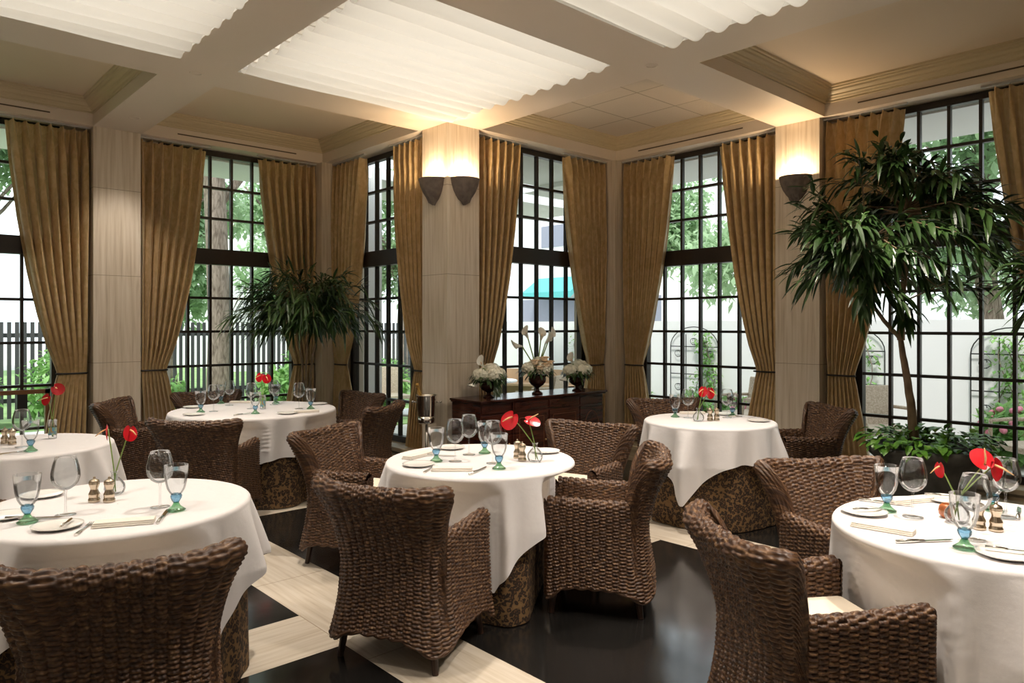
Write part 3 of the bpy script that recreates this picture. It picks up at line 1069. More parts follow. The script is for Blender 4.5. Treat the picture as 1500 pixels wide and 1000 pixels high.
def table(name, s, t_, R, half, corner, lab, seed):
    """corner: direction (s,t) of one hanging cloth corner"""
    x, y = at(s, t_)
    rr = random.Random(seed)
    tb = thing('round_table', 'round table under a white cloth, ' + lab, 'table', (x, y, 0), 0, 'round dining tables')
    m = MB(); m.lathe([(0.001, 0.70), (R - 0.065, 0.70), (R - 0.048, 0.71), (R - 0.048, 0.732), (R - 0.06, 0.738), (0.001, 0.738)], 48)
    m.build('tabletop', M['legwood'], tb)
    m = MB(); m.lathe([(0.24, 0.0), (0.24, 0.03), (0.06, 0.06), (0.05, 0.35), (0.06, 0.65), (0.2, 0.70)], 24)
    m.build('pedestal', M['legwood'], tb)
    # leopard undercloth
    nth, nz = 220, 26
    th = np.linspace(0, 2 * pi, nth)
    ph = [rr.random() * 6 for _ in range(5)]
    wv = (0.5 + 0.5 * np.sin(th * 9 + ph[0])) * 0.55 + (0.5 + 0.5 * np.sin(th * 14 + ph[1])) * 0.3 + (0.5 + .5 * np.sin(th * 23 + ph[2])) * 0.15
    wv[-1] = wv[0]
    r_ = np.concatenate([np.linspace(0.01, R - 0.005, 4), np.full(nz, R)])
    z_ = np.concatenate([np.full(4, 0.743), np.linspace(0.738, 0.006, nz)])
    fz = np.concatenate([np.zeros(4), np.linspace(0, 1, nz)])
    P = np.zeros((nth, len(r_), 3))
    rad = r_[None, :] - 0.012 * (fz[None, :] > 0) + (0.045 * wv[:, None] - 0.02) * fz[None, :]
    P[..., 0] = rad * np.cos(th)[:, None]; P[..., 1] = rad * np.sin(th)[:, None]; P[..., 2] = z_[None, :]
    P = push_in(P, x, y, gap=0.045)
    u = grid_mesh('leopard_undercloth', P, M['leopard'])
    u.location = (x, y, 0)
    tag(u, 'leopard print undercloth reaching the floor, ' + lab, 'tablecloth', 'leopard print undercloths')
    # white cloth
    dx, dy = corner[1] * FX + corner[0] * FY, corner[1] * FY - corner[0] * FX
    a0 = atan2(dy, dx)
    nth = 420
    th = np.linspace(0, 2 * pi, nth)
    q = th - a0 - pi / 4
    cc = np.maximum(np.abs(np.cos(q)), np.abs(np.sin(q)))
    rmax = np.minimum(half / cc, half * 1.385)
    ph = [rr.random() * 6 for _ in range(6)]
    base = 0.5 + 0.5 * np.cos(12 * (th - a0) + 0.5 * np.sin(2 * th + ph[0]))
    w2 = 0.5 + 0.5 * np.cos(20 * (th - a0) + 0.9 * np.sin(3 * th + ph[1]))
    irr = 0.75 + 0.25 * np.sin(3 * th + ph[2])
    wv = (0.7 * base ** 1.3 + 0.3 * w2) * irr
    wv[-1] = wv[0]
    nin, nfi, nh = 6, 6, 44
    P = np.zeros((nth, nin + nfi + nh, 3))
    ri = np.linspace(0.002, R - 0.012, nin)
    for j in range(nin):
        P[:, j, 0] = ri[j] * np.cos(th); P[:, j, 1] = ri[j] * np.sin(th); P[:, j, 2] = TH
    for j in range(nfi):
        b = (j + 1) / nfi * pi / 2
        r2 = R - 0.012 + 0.02 * sin(b)
        P[:, nin + j, 0] = r2 * np.cos(th); P[:, nin + j, 1] = r2 * np.sin(th); P[:, nin + j, 2] = TH - 0.02 * (1 - cos(b))
    for j in range(nh):
        d = (rmax - R - 0.02) * (j + 1) / nh
        g = np.clip(d / 0.26, 0, 1) ** 0.9
        r2 = R + 0.008 + g * 0.125 * wv + 0.002 * g
        P[:, nin + nfi + j, 0] = r2 * np.cos(th); P[:, nin + nfi + j, 1] = r2 * np.sin(th)
        P[:, nin + nfi + j, 2] = TH - 0.02 - d
    P[..., 2] = np.maximum(P[..., 2], 0.02)
    P = push_in(P, x, y)
    cl = grid_mesh('tablecloth', P, M['linen'])
    cl.location = (x, y, 0)
    tag(cl, 'white square tablecloth with hanging folds, ' + lab, 'tablecloth', 'white tablecloths')
    return (x, y, R)


T = {}
T['c'] = table('c', -0.177, 4.09, 0.52, 0.79, (0.16, -0.99), 'on the middle table among four armchairs', 1)
T['l'] = table('l', -1.657, 3.06, 0.52, 0.80, (0.88, -0.47), 'on the near left table', 2)
T['r'] = table('r', 1.757, 2.69, 0.52, 0.84, (-0.72, -0.69), 'on the near right table', 3)
T['d'] = table('d', 1.558, 5.75, 0.50, 0.76, (-0.55, -0.83), 'on the far right table by the window', 4)
T['a'] = table('a', -2.30, 6.50, 0.70, 1.03, (-0.1, -1.0), 'on the big table by the left window', 5)
T['f'] = table('f', -3.083, 4.55, 0.52, 0.80, (0.5, -0.86), 'on the table at the far left edge', 6)
WHERE = {'c': 'middle table', 'l': 'near left table', 'r': 'near right table', 'd': 'far right table', 'a': 'big window table', 'f': 'far left edge table'}


# tableware prototypes ---------------------------------------------------
def p_wine():
    t = empty('wine_glass')
    m = MB()
    m.lathe([(0.001, 0.0015), (0.036, 0.002), (0.038, 0.004), (0.03, 0.006), (0.008, 0.010), (0.0042, 0.02), (0.0038, 0.085), (0.006, 0.1)], 32)
    m.build('stem', M['glass'], t, smooth=True)
    m = MB()
    pr = [(0.004, 0.1), (0.018, 0.104), (0.034, 0.115), (0.046, 0.132), (0.0515, 0.152), (0.051, 0.172), (0.047, 0.195), (0.041, 0.217), (0.0365, 0.232)]
    m.lathe(pr + [(0.0355, 0.232)] + [(max(0.001, r - 0.0014), z + 0.001) for r, z in pr[::-1][1:]], 40)
    m.build('bowl', M['glass'], t, smooth=True)
    return t


def p_goblet():
    t = empty('water_goblet')
    m = MB(); m.lathe([(0.001, 0.001), (0.034, 0.002), (0.037, 0.006), (0.03, 0.010), (0.016, 0.022), (0.010, 0.034), (0.001, 0.036)], 28)
    m.build('foot', M['greenglass'], t, smooth=True)
    m = MB(); m.lathe([(0.001, 0.032), (0.011, 0.034), (0.016, 0.043), (0.021, 0.052), (0.022, 0.062), (0.018, 0.07), (0.001, 0.072)], 24, flute=lambda a, z: 1 + 0.06 * sin(5 * a + z * 160))
    m.build('knop', M['blueglass'], t, smooth=True)
    m = MB()
    pr = [(0.012, 0.062), (0.024, 0.072), (0.034, 0.09), (0.0405, 0.115), (0.044, 0.145), (0.0465, 0.185)]
    m.lathe(pr + [(0.045, 0.186)] + [(r - 0.002, z + 0.002) for r, z in pr[::-1][1:]], 36)
    m.build('bowl', M['glass'], t, smooth=True)
    return t


def p_plate():
    t = empty('bread_plate')
    m = MB(); m.lathe([(0.001, 0.004), (0.045, 0.004), (0.05, 0.001), (0.055, 0.001), (0.075, 0.008), (0.085, 0.012), (0.086, 0.0145), (0.075, 0.012), (0.052, 0.007), (0.001, 0.007)], 48)
    m.build('dish', M['china'], t, smooth=True)
    return t


def p_napkin():
    t = empty('folded_napkin')
    for i in range(3):
        m = MB(); m.box(-0.105 + 0.002 * i, 0.105, -0.034 + 0.003 * i, 0.034 - 0.003 * i, 0.001 + 0.006 * i, 0.0065 + 0.006 * i)
        m.build('fold', M['napkin'], t, bevel=0.0022)
    return t


def p_knife():
    t = empty('table_knife')
    m = MB(); m.tube([(-0.11, 0, 0.006), (-0.06, 0, 0.007), (-0.005, 0, 0.006)], [0.0065, 0.007, 0.0045], 10)
    m.build('handle', M['silver'], t, smooth=True)
    m = MB(); m.box(-0.005, 0.085, -0.008, 0.007, 0.004, 0.0062); m.add([(0.085, -0.008, 0.004), (0.085, 0.007, 0.004), (0.11, 0.005, 0.004), (0.085, -0.008, 0.0062), (0.085, 0.007, 0.0062), (0.11, 0.005, 0.0062)], [(0, 1, 2), (5, 4, 3), (0, 2, 5, 3), (2, 1, 4, 5)])
    m.build('blade', M['silver'], t)
    return t


def p_fork():
    t = empty('table_fork')
    m = MB(); m.tube([(-0.09, 0, 0.004), (-0.05, 0, 0.006), (0.02, 0, 0.005), (0.035, 0, 0.003)], [0.007, 0.005, 0.003, 0.004], 8)
    m.box(0.032, 0.055, -0.011, 0.011, 0.002, 0.0042)
    m.build('handle', M['silver'], t, smooth=False)
    for i in range(4):
        y = -0.0095 + i * 0.0063
        m = MB(); m.tube([(0.054, y, 0.0035), (0.075, y, 0.0025), (0.09, y, 0.005)], [0.0018, 0.0016, 0.001], 6)
        m.build('tine', M['silver'], t)
    return t


def p_mill():
    t = empty('pepper_mill')
    m = MB(); m.lathe([(0.001, 0.001), (0.023, 0.001), (0.0235, 0.012), (0.021, 0.014), (0.0205, 0.028), (0.0225, 0.031), (0.0215, 0.036), (0.015, 0.05), (0.0145, 0.058), (0.0195, 0.072), (0.021, 0.078), (0.02, 0.08)], 28)
    m.build('body', M['pewter'], t, smooth=True)
    m = MB(); m.lathe([(0.0205, 0.08), (0.021, 0.084), (0.018, 0.092), (0.009, 0.097), (0.004, 0.099), (0.0055, 0.103), (0.004, 0.107), (0.001, 0.108)], 28)
    m.build('cap', M['pewter'], t, smooth=True)
    return t


proto = {'wine': p_wine, 'goblet': p_goblet, 'plate': p_plate, 'napkin': p_napkin, 'knife': p_knife, 'fork': p_fork, 'mill': p_mill}
KIND = {'wine': ('clear wine glass', 'wine glass', 'wine glasses'), 'goblet': ('blue stemmed water goblet', 'goblet', 'water goblets'),
        'plate': ('small white bread plate', 'plate', 'bread plates'), 'napkin': ('folded ivory napkin', 'napkin', 'folded napkins'),
        'knife': ('silver table knife', 'knife', 'table knives'), 'fork': ('silver fork', 'fork', 'table forks'),
        'mill': ('small pewter pepper mill', 'pepper mill', 'salt and pepper mills')}
made = {}
RAD = {'wine': 0.053, 'goblet': 0.048, 'mill': 0.025, 'vase': 0.046, 'candle': 0.031}
standing = []


def make_room(tb, kind, x, y):
    """shift a standing piece until it clears the ones already on that table"""
    for _ in range(40):
        worst = 0
        for (t2, k2, a, b) in standing:
            if t2 != tb:
                continue
            need = RAD[kind] + RAD[k2] + 0.003
            d = sqrt((x - a) ** 2 + (y - b) ** 2)
            if d < need:
                ux, uy = ((x - a) / d, (y - b) / d) if d > 1e-4 else (FX, FY)
                x += ux * (need - d) * 0.6
                y += uy * (need - d) * 0.6
                worst = max(worst, need - d)
        if worst < 0.001:
            break
    standing.append((tb, kind, x, y))
    return x, y




def place(kind, tb, px, py, phrase, ang=0.0, dz=0.0):
    x, y = spot_on(px, py, TH)
    tx, ty, R = T[tb]
    lim = R - {'plate': 0.095, 'napkin': 0.09, 'knife': 0.07, 'fork': 0.07}.get(kind, 0.05)
    d = sqrt((x - tx) ** 2 + (y - ty) ** 2)
    if d > lim:
        x, y = tx + (x - tx) * lim / d, ty + (y - ty) * lim / d
    if kind in RAD:
        x, y = make_room(tb, kind, x, y)
    if kind in made:
        o = dup(made[kind])
    else:
        o = made[kind] = proto[kind]()
    o.location = (x, y, TH + 0.0005 + dz)
    o.rotation_euler = (0, 0, ang)
    base, cat, grp = KIND[kind]
    tag(o, '%s on the %s, %s' % (base, WHERE[tb], phrase), cat, grp + ' on the tables')
    return o


ITEMS = [
    # near left table
    ('goblet', 'l', 40, 766, 'at its left end'), ('goblet', 'l', 258, 748, 'right of the wine glasses'),
    ('wine', 'l', 96, 755, 'left of the pepper mills'), ('wine', 'l', 238, 744, 'close to the right goblet'),
    ('mill', 'l', 138, 735, 'left one of the pair'), ('mill', 'l', 160, 735, 'right one of the pair'),
    ('plate', 'l', 84, 773, 'in front, holding a butter knife'), ('plate', 'l', 8, 758, 'cut by the left edge'), ('plate', 'l', 62, 727, 'at the back left'),
    ('fork', 'l', 124, 775, 'between plate and napkin', 1.05), ('napkin', 'l', 182, 768, 'in three folds at the front', -0.42),
    ('knife', 'l', 239, 757, 'right of the napkin', 1.1), ('knife', 'l', 52, 760, 'lying behind the front plate', -0.65),
    # middle table
    ('goblet', 'c', 639, 676, 'leftmost'), ('goblet', 'c', 710, 664, 'at the back'), ('goblet', 'c', 731, 687, 'nearest the front'),
    ('wine', 'c', 664, 676, 'leftmost'), ('wine', 'c', 691, 666, 'second from the left'), ('wine', 'c', 722, 679, 'behind the front goblet'),
    ('mill', 'c', 758, 671, 'left one beside the vase'), ('mill', 'c', 765, 675, 'right one beside the vase'),
    ('plate', 'c', 804, 662, 'at the right end'), ('plate', 'c', 660, 657, 'at the back left'), ('plate', 'c', 613, 682, 'at the front left'),
    ('napkin', 'c', 662, 689, 'at the front', -0.72), ('napkin', 'c', 612, 669, 'at the left edge', 0.3),
    ('knife', 'c', 701, 690, 'right of the front napkin', 0.45), ('fork', 'c', 630, 688, 'left of the front napkin', 0.6), ('knife', 'c', 642, 668, 'beside the left napkin', -0.9),
    # far right table
    ('goblet', 'd', 989, 611, 'leftmost'), ('wine', 'd', 1006, 612, 'left of the vase'), ('wine', 'd', 1065, 612, 'right of the mills'), ('goblet', 'd', 1073, 610, 'rightmost'),
    ('mill', 'd', 1040, 616, 'left one of the pair'), ('mill', 'd', 1048, 616, 'right one of the pair'),
    ('plate', 'd', 1111, 617, 'at the right end under a napkin'), ('napkin', 'd', 1014, 606, 'at the window side', -0.7), ('plate', 'd', 1061, 607, 'at the window side'),
    ('knife', 'd', 1088, 611, 'left of the right plate', -0.8),
    # big window table
    ('goblet', 'a', 294, 604, 'at its left front'), ('wine', 'a', 311, 603, 'second from the left'), ('goblet', 'a', 322, 591, 'behind the left wine glass'), ('wine', 'a', 336, 594, 'in front of the tree trunk outside'),
    ('wine', 'a', 368, 599, 'left of the flower'), ('goblet', 'a', 374, 606, 'in front of the flower'), ('goblet', 'a', 404, 591, 'right behind the flower'), ('wine', 'a', 401, 593, 'right of the flower'),
    ('wine', 'a', 438, 599, 'second from the right end'), ('goblet', 'a', 452, 599, 'at its right end'),
    ('plate', 'a', 421, 606, 'at the front'), ('plate', 'a', 470, 592, 'at the right end'), ('plate', 'a', 284, 608, 'at the left front'), ('plate', 'a', 279, 597, 'at the left end'),
    ('napkin', 'a', 349, 588, 'at the window side', -0.7), ('napkin', 'a', 449, 604, 'at the right front', -0.5), ('knife', 'a', 356, 607, 'at the front', 0.5),
    # near right table
    ('goblet', 'r', 1299, 749, 'leftmost'), ('wine', 'r', 1337, 758, 'left of the vase'), ('goblet', 'r', 1413, 804, 'nearest the front'), ('wine', 'r', 1428, 792, 'behind the front goblet'),
    ('wine', 'r', 1473, 758, 'rightmost'), ('goblet', 'r', 1458, 750, 'rightmost, behind the mills'),
    ('mill', 'r', 1434, 775, 'left one of the pair'), ('mill', 'r', 1452, 777, 'right one of the pair'),
    ('plate', 'r', 1266, 752, 'at the left end'), ('plate', 'r', 1473, 815, 'at the front right'), ('plate', 'r', 1382, 730, 'at the window side'),
    ('napkin', 'r', 1293, 776, 'at the left front', -1.45), ('napkin', 'r', 1332, 735, 'at the window side', -0.45),
    ('knife', 'r', 1356, 794, 'at the front', -0.62), ('knife', 'r', 1300, 738, 'beside the leftmost goblet', -1.3), ('knife', 'r', 1492, 752, 'cut by the right edge', 0.2),
    # far left edge table
    ('wine', 'f', 32, 655, 'tallest there'), ('goblet', 'f', 45, 661, 'in front of its wine glass'), ('mill', 'f', 7, 650, 'left one of the pair'), ('mill', 'f', 18, 651, 'right one of the pair'),
    ('fork', 'f', 16, 664, 'at the front', 0.5),
]
for it in ITEMS:
    place(*it)
# butter knives lying on plates
for tb, px, py, ang, ph in (('l', 98, 772, 1.1, 'laid on the front bread plate'), ('r', 1272, 752, -0.6, 'laid on the left bread plate'), ('r', 1478, 813, -1.2, 'laid on the front right bread plate'), ('r', 1374, 728, -1.2, 'laid on the window side bread plate')):
    o = place('knife', tb, px, py, ph, ang, 0.0145)
    o.scale = (0.6, 0.8, 0.8)


# anthurium vases -----------------------------------------------------------
def spathe(mb_s, mb_y, base, normal, size, tipdir):
    """heart-shaped bract at base, facing normal, tip toward tipdir"""
    nrm = Vector(normal).normalized()
    tip = Vector(tipdir); tip = (tip - nrm * tip.dot(nrm)).normalized()
    sd2 = nrm.cross(tip)
    n = 28
    vs = [tuple(Vector(base))]
    ring = []
    for rr in (0.35, 0.7, 1.0):
        for i in range(n):
            a = 2 * pi * i / n
            r = size * (0.62 + 0.30 * cos(a) + 0.10 * cos(2 * a) - 0.25 * math.exp(-((abs(a - pi)) / 0.35) ** 2) + 0.10 * abs(sin(a)))
            u = r * rr * cos(a); v = r * rr * sin(a) * 0.95
            h = 0.10 * size * rr * rr * cos(a) - 0.22 * size * (v / size) ** 2
            p = Vector(base) + tip * u + sd2 * v + nrm * (-h)
            vs.append(tuple(p))
    fs = [(0, 1 + i, 1 + (i + 1) % n) for i in range(n)]
    for k in range(2):
        for i in range(n):
            fs.append((1 + k * n + i, 1 + (k + 1) * n + i, 1 + (k + 1) * n + (i + 1) % n, 1 + k * n + (i + 1) % n))
    mb_s.add(vs, fs)
    b = Vector(base) + nrm * 0.002
    mb_y.tube([tuple(b), tuple(b + (nrm * 0.8 + tip * 0.5) * size * 0.5), tuple(b + (nrm * 0.9 + tip * 0.75) * size * 0.95)], [size * 0.07, size * 0.065, size * 0.03], 8)


def vase(tb, px, py, kind, heads, lab):
    x, y = make_room(tb, 'vase', *spot_on(px, py, TH))
    t = thing('flower_vase', lab, 'vase of flowers', (x, y, TH + 0.0005), 0, 'anthurium vases')
    m = MB()
    if kind == 'round':
        pr = [(0.028, 0.001), (0.038, 0.01), (0.044, 0.028), (0.041, 0.046), (0.028, 0.064), (0.014, 0.078), (0.012, 0.092), (0.018, 0.104)]
        top = 0.10
    else:
        pr = [(0.024, 0.001), (0.025, 0.01), (0.025, 0.125)]
        top = 0.12
    m.lathe([(0.001, 0.001)] + pr + [(r - 0.002, z) for r, z in pr[::-1]], 30)
    m.build('vase', M['glass'], t, smooth=True)
    if kind != 'round':
        m = MB(); m.lathe([(0.0255, 0.025), (0.0255, 0.075)], 24); m.build('coloured_band', mat('mosaic_band', rough=0.3, build=noise_col([(0.35, (0.45, 0.25, 0.03)), (0.5, (0.05, 0.3, 0.5)), (0.65, (0.5, 0.5, 0.1))], (1, 1, 1), 60, 1)), t, smooth=True)
    for (hs, hz, nrm, tip, size) in heads:     # hs: sideways offset, hz height
        dx, dy = hs * FY, -hs * FX
        s_ = MB(); y_ = MB(); st = MB()
        nv = (nrm[0] * FY + nrm[1] * FX, -nrm[0] * FX + nrm[1] * FY, nrm[2])
        tv = (tip[0] * FY + tip[1] * FX, -tip[0] * FX + tip[1] * FY, tip[2])
        spathe(s_, y_, (dx, dy, hz), nv, size, tv)
        st.tube([(-dx * 0.12, -dy * 0.12, 0.012), (dx * 0.08, dy * 0.08, top), (dx * 0.55, dy * 0.55, top + (hz - top) * 0.55), (dx, dy, hz)], 0.0028, 7)
        b = s_.build('spathe', M['red'], t, smooth=True)
        y_.build('spadix', M['spadix'], b, smooth=True)
        st.build('stem', M['stem'], t, smooth=True)
    return t


# heads: normal/tip given as (sideways, away, up)
vase('l', 168, 724, 'round', [(-0.03, 0.29, (-0.93, -0.35, 0.1), (0.3, -0.2, -0.95), 0.05), (0.068, 0.285, (0.85, -0.45, 0.35), (-0.1, -0.2, -0.95), 0.05)], 'round glass vase with two red anthuriums seen edge-on, near left table')
vase('f', 77, 642, 'cyl', [(-0.03, 0.27, (-0.2, -0.9, 0.3), (-0.5, 0, -0.7), 0.055), (0.022, 0.335, (0.1, -0.9, 0.4), (0.6, 0, -0.4), 0.06)], 'square banded glass vase with two red anthuriums, far left edge table')
vase('c', 781, 676, 'round', [(-0.125, 0.245, (-0.3, -0.85, 0.4), (-0.5, 0, -0.8), 0.075), (0.0 - 0.035, 0.225, (0.1, -0.5, 0.85), (0.95, -0.3, 0.2), 0.065)], 'round glass vase with two red anthuriums on the middle table')
vase('d', 1023, 617, 'round', [(0.04, 0.25, (-0.7, -0.6, 0.3), (-0.2, -0.2, -0.9), 0.06), (0.09, 0.24, (0.5, -0.8, 0.2), (0.1, -0.2, -0.95), 0.065)], 'small glass vase with red anthuriums on the far right table')
vase('a', 385, 599, 'cyl', [(-0.02, 0.30, (-0.3, -0.85, 0.3), (-0.3, 0, -0.9), 0.06), (0.03, 0.29, (0.4, -0.85, 0.2), (0.2, 0, -0.95), 0.06)], 'banded glass vase with red anthuriums on the big window table')
vase('r', 1402, 766, 'round', [(-0.065, 0.215, (-1, -0.1, 0.12), (0.1, -0.1, -0.99), 0.042), (0.105, 0.225, (-0.1, -0.9, 0.5), (-0.3, 0.2, 0.9), 0.062), (0.14, 0.22, (0.45, -0.9, 0.2), (0.4, 0, -0.85), 0.062)], 'round glass vase with red anthuriums on the near right table')
x, y = make_room('r', 'candle', *spot_on(1389, 759, TH))
m = MB(); m.lathe([(0.001, 0.001), (0.018, 0.001), (0.028, 0.014), (0.03, 0.028), (0.026, 0.045), (0.018, 0.054), (0.016, 0.053), (0.026, 0.03), (0.02, 0.01), (0.001, 0.006)], 24)
o = m.build('candle_holder', M['amber'], None, smooth=True); o.location = (x, y, TH + 0.0005)
tag(o, 'small amber glass candle holder beside the vase on the near right table', 'candle holder')

# ------------------------------------------------------------------ sideboard
SBX0, SBX1, SBY0, SBY1, SBH = 4.17, 5.88, 4.98, 5.43, 0.82
sb = thing('sideboard', 'dark mahogany sideboard with oval inlays under the flower urns', 'sideboard', (SBX0, SBY0, 0))
W_, D_ = SBX1 - SBX0, SBY1 - SBY0 - 0.005
m = MB()
m.box(0.02, W_ - 0.02, 0.03, D_, 0.09, 0.785)
m.box(0.40, W_ - 0.40, 0.012, 0.04, 0.09, 0.785)
m.build('carcass', M['mahogany'], sb, bevel=0.004)
m = MB(); m.box(0.0, W_, 0.0, D_, 0.0, 0.09); m.build('plinth', M['mahogany'], sb, bevel=0.006)
m = MB(); m.box(-0.012, W_ + 0.012, -0.014, D_, 0.80, SBH); m.box(0.0, W_, 0.0, D_, 0.785, 0.80)
m.build('top', M['mahogany'], sb, bevel=0.006)
for (x0, x1, y, oval) in ((0.03, 0.38, 0.03, True), (0.42, 0.84, 0.012, False), (0.87, 1.29, 0.012, False), (W_ - 0.38, W_ - 0.03, 0.03, True)):
    m = MB(); m.box(x0, x1, y - 0.014, y, 0.12, 0.68)
    dr = m.build('door', M['mahogany'], sb, bevel=0.003)
    q = MB()
    cxm = (x0 + x1) / 2
    if oval:
        pts = [(cxm + 0.115 * cos(a), y - 0.015, 0.42 + 0.2 * sin(a)) for a in np.linspace(0, 2 * pi, 41)]
        q.tube(pts, 0.003, 5, cap=False)
    else:
        for r0 in (0.05,):
            pts = [(x0 + r0, y - 0.015, 0.12 + r0), (x1 - r0, y - 0.015, 0.12 + r0), (x1 - r0, y - 0.015, 0.68 - r0), (x0 + r0, y - 0.015, 0.68 - r0), (x0 + r0, y - 0.015, 0.12 + r0)]
            for i in range(4):
                q.tube([pts[i], pts[i + 1]], 0.003, 5)
    q.build('inlay', M['inlay'], dr)
    q = MB(); q.ball((x1 - 0.03 if x0 < 0.6 else x0 + 0.03, y - 0.022, 0.40), 0.009, 10)
    q.build('knob', M['brass'], dr, smooth=True)
    m = MB(); m.box(x0, x1, y - 0.010, y, 0.695, 0.775)
    m.build('drawer', M['mahogany'], sb, bevel=0.003)


def leaf(mb, base, d, up, L, Wd, droop=0.3, seg=3, fold=0.15):
    d = Vector(d).normalized(); up = Vector(up)
    sd3 = d.cross(up)
    if sd3.length < 1e-3:
        sd3 = d.cross(Vector((1, 0.3, 0)))
    sd3.normalize()
    n3 = sd3.cross(d).normalized()
    b = Vector(base)
    vs = [tuple(b)]
    for i in range(1, seg + 1):
        f = i / (seg + 1)
        c = b + d * (L * f) - Vector((0, 0, 1)) * (droop * L * f * f)
        wv = Wd * sin(pi * f) ** 0.8 * 0.5
        vs += [tuple(c + sd3 * wv + n3 * fold * wv), tuple(c), tuple(c - sd3 * wv + n3 * fold * wv)]
    tipp = b + d * L - Vector((0, 0, 1)) * (droop * L)
    vs.append(tuple(tipp))
    fs = [(0, 1, 2), (0, 2, 3)]
    for i in range(seg - 1):
        o = 1 + i * 3
        fs += [(o, o + 3, o + 4, o + 1), (o + 1, o + 4, o + 5, o + 2)]
    o = 1 + (seg - 1) * 3
    e_ = len(vs) - 1
    fs += [(o, e_, o + 1), (o + 1, e_, o + 2)]
    mb.add(vs, fs)


def rdir(r):
    z = r.uniform(-1, 1); a = r.uniform(0, 2 * pi); q = sqrt(1 - z * z)
    return Vector((q * cos(a), q * sin(a), z))


def floret_head(mb, c, R, r, n=130, ps=0.016):
    """hydrangea head: many four-petal florets on a dome"""
    for _ in range(n):
        d = rdir(r)
        if d.z < -0.45: d.z = -d.z
        p = Vector(c) + Vector((d.x * R, d.y * R, d.z * R * 0.8)) * r.uniform(0.88, 1.05)
        a = d.orthogonal().normalized(); b = d.cross(a)
        ro = r.uniform(0, pi)
        for k in range(4):
            q = ro + k * pi / 2
            u = a * cos(q) + b * sin(q); v = d.cross(u)
            s = ps * r.uniform(0.8, 1.2)
            mb.add([tuple(p), tuple(p + u * s * 0.6 + v * s * 0.45 + d * s * .2), tuple(p + u * s + d * s * 0.1), tuple(p + u * s * 0.6 - v * s * 0.45 + d * s * .2)], [(0, 1, 2, 3)])
    mb.ball(c, R * 0.86, 14, (1, 1, 0.8))


def calla(mbp, mbs, mby, root, tip, size, lean):
    root = Vector(root); tip = Vector(tip); lean = Vector(lean).normalized()
    midp = (root + tip) / 2 + Vector((lean.x, lean.y, 0)) * -0.01
    mbs.tube([tuple(root), tuple(midp), tuple(tip)], 0.006, 8)
    a = lean.orthogonal().normalized(); b = lean.cross(a)
    n = 18
    rows_ = 7
    vs = []
    up = Vector((0, 0, 1))
    if abs(lean.dot(up)) < 0.98:
        a = (up - lean * up.dot(lean)).normalized(); b = lean.cross(a)
    for j in range(rows_):
        f = j / (rows_ - 1)
        rad = size * (0.10 + 0.16 * f + 0.22 * f ** 3)
        for i in range(n + 1):
            q = 2 * pi * i / n
            hgt = size * f * (0.95 + 0.35 * f * cos(q))
            vs.append(tuple(tip + lean * hgt + (a * cos(q) * (1 + 0.25 * f * f * cos(q)) + b * sin(q)) * rad))
    fs = [(j * (n + 1) + i, j * (n + 1) + i + 1, (j + 1) * (n + 1) + i + 1, (j + 1) * (n + 1) + i) for j in range(rows_ - 1) for i in range(n)]
    mbp.add(vs, fs)
    mby.tube([tuple(tip + lean * size * 0.1), tuple(tip + lean * size * 0.75)], [0.004, 0.003], 6)


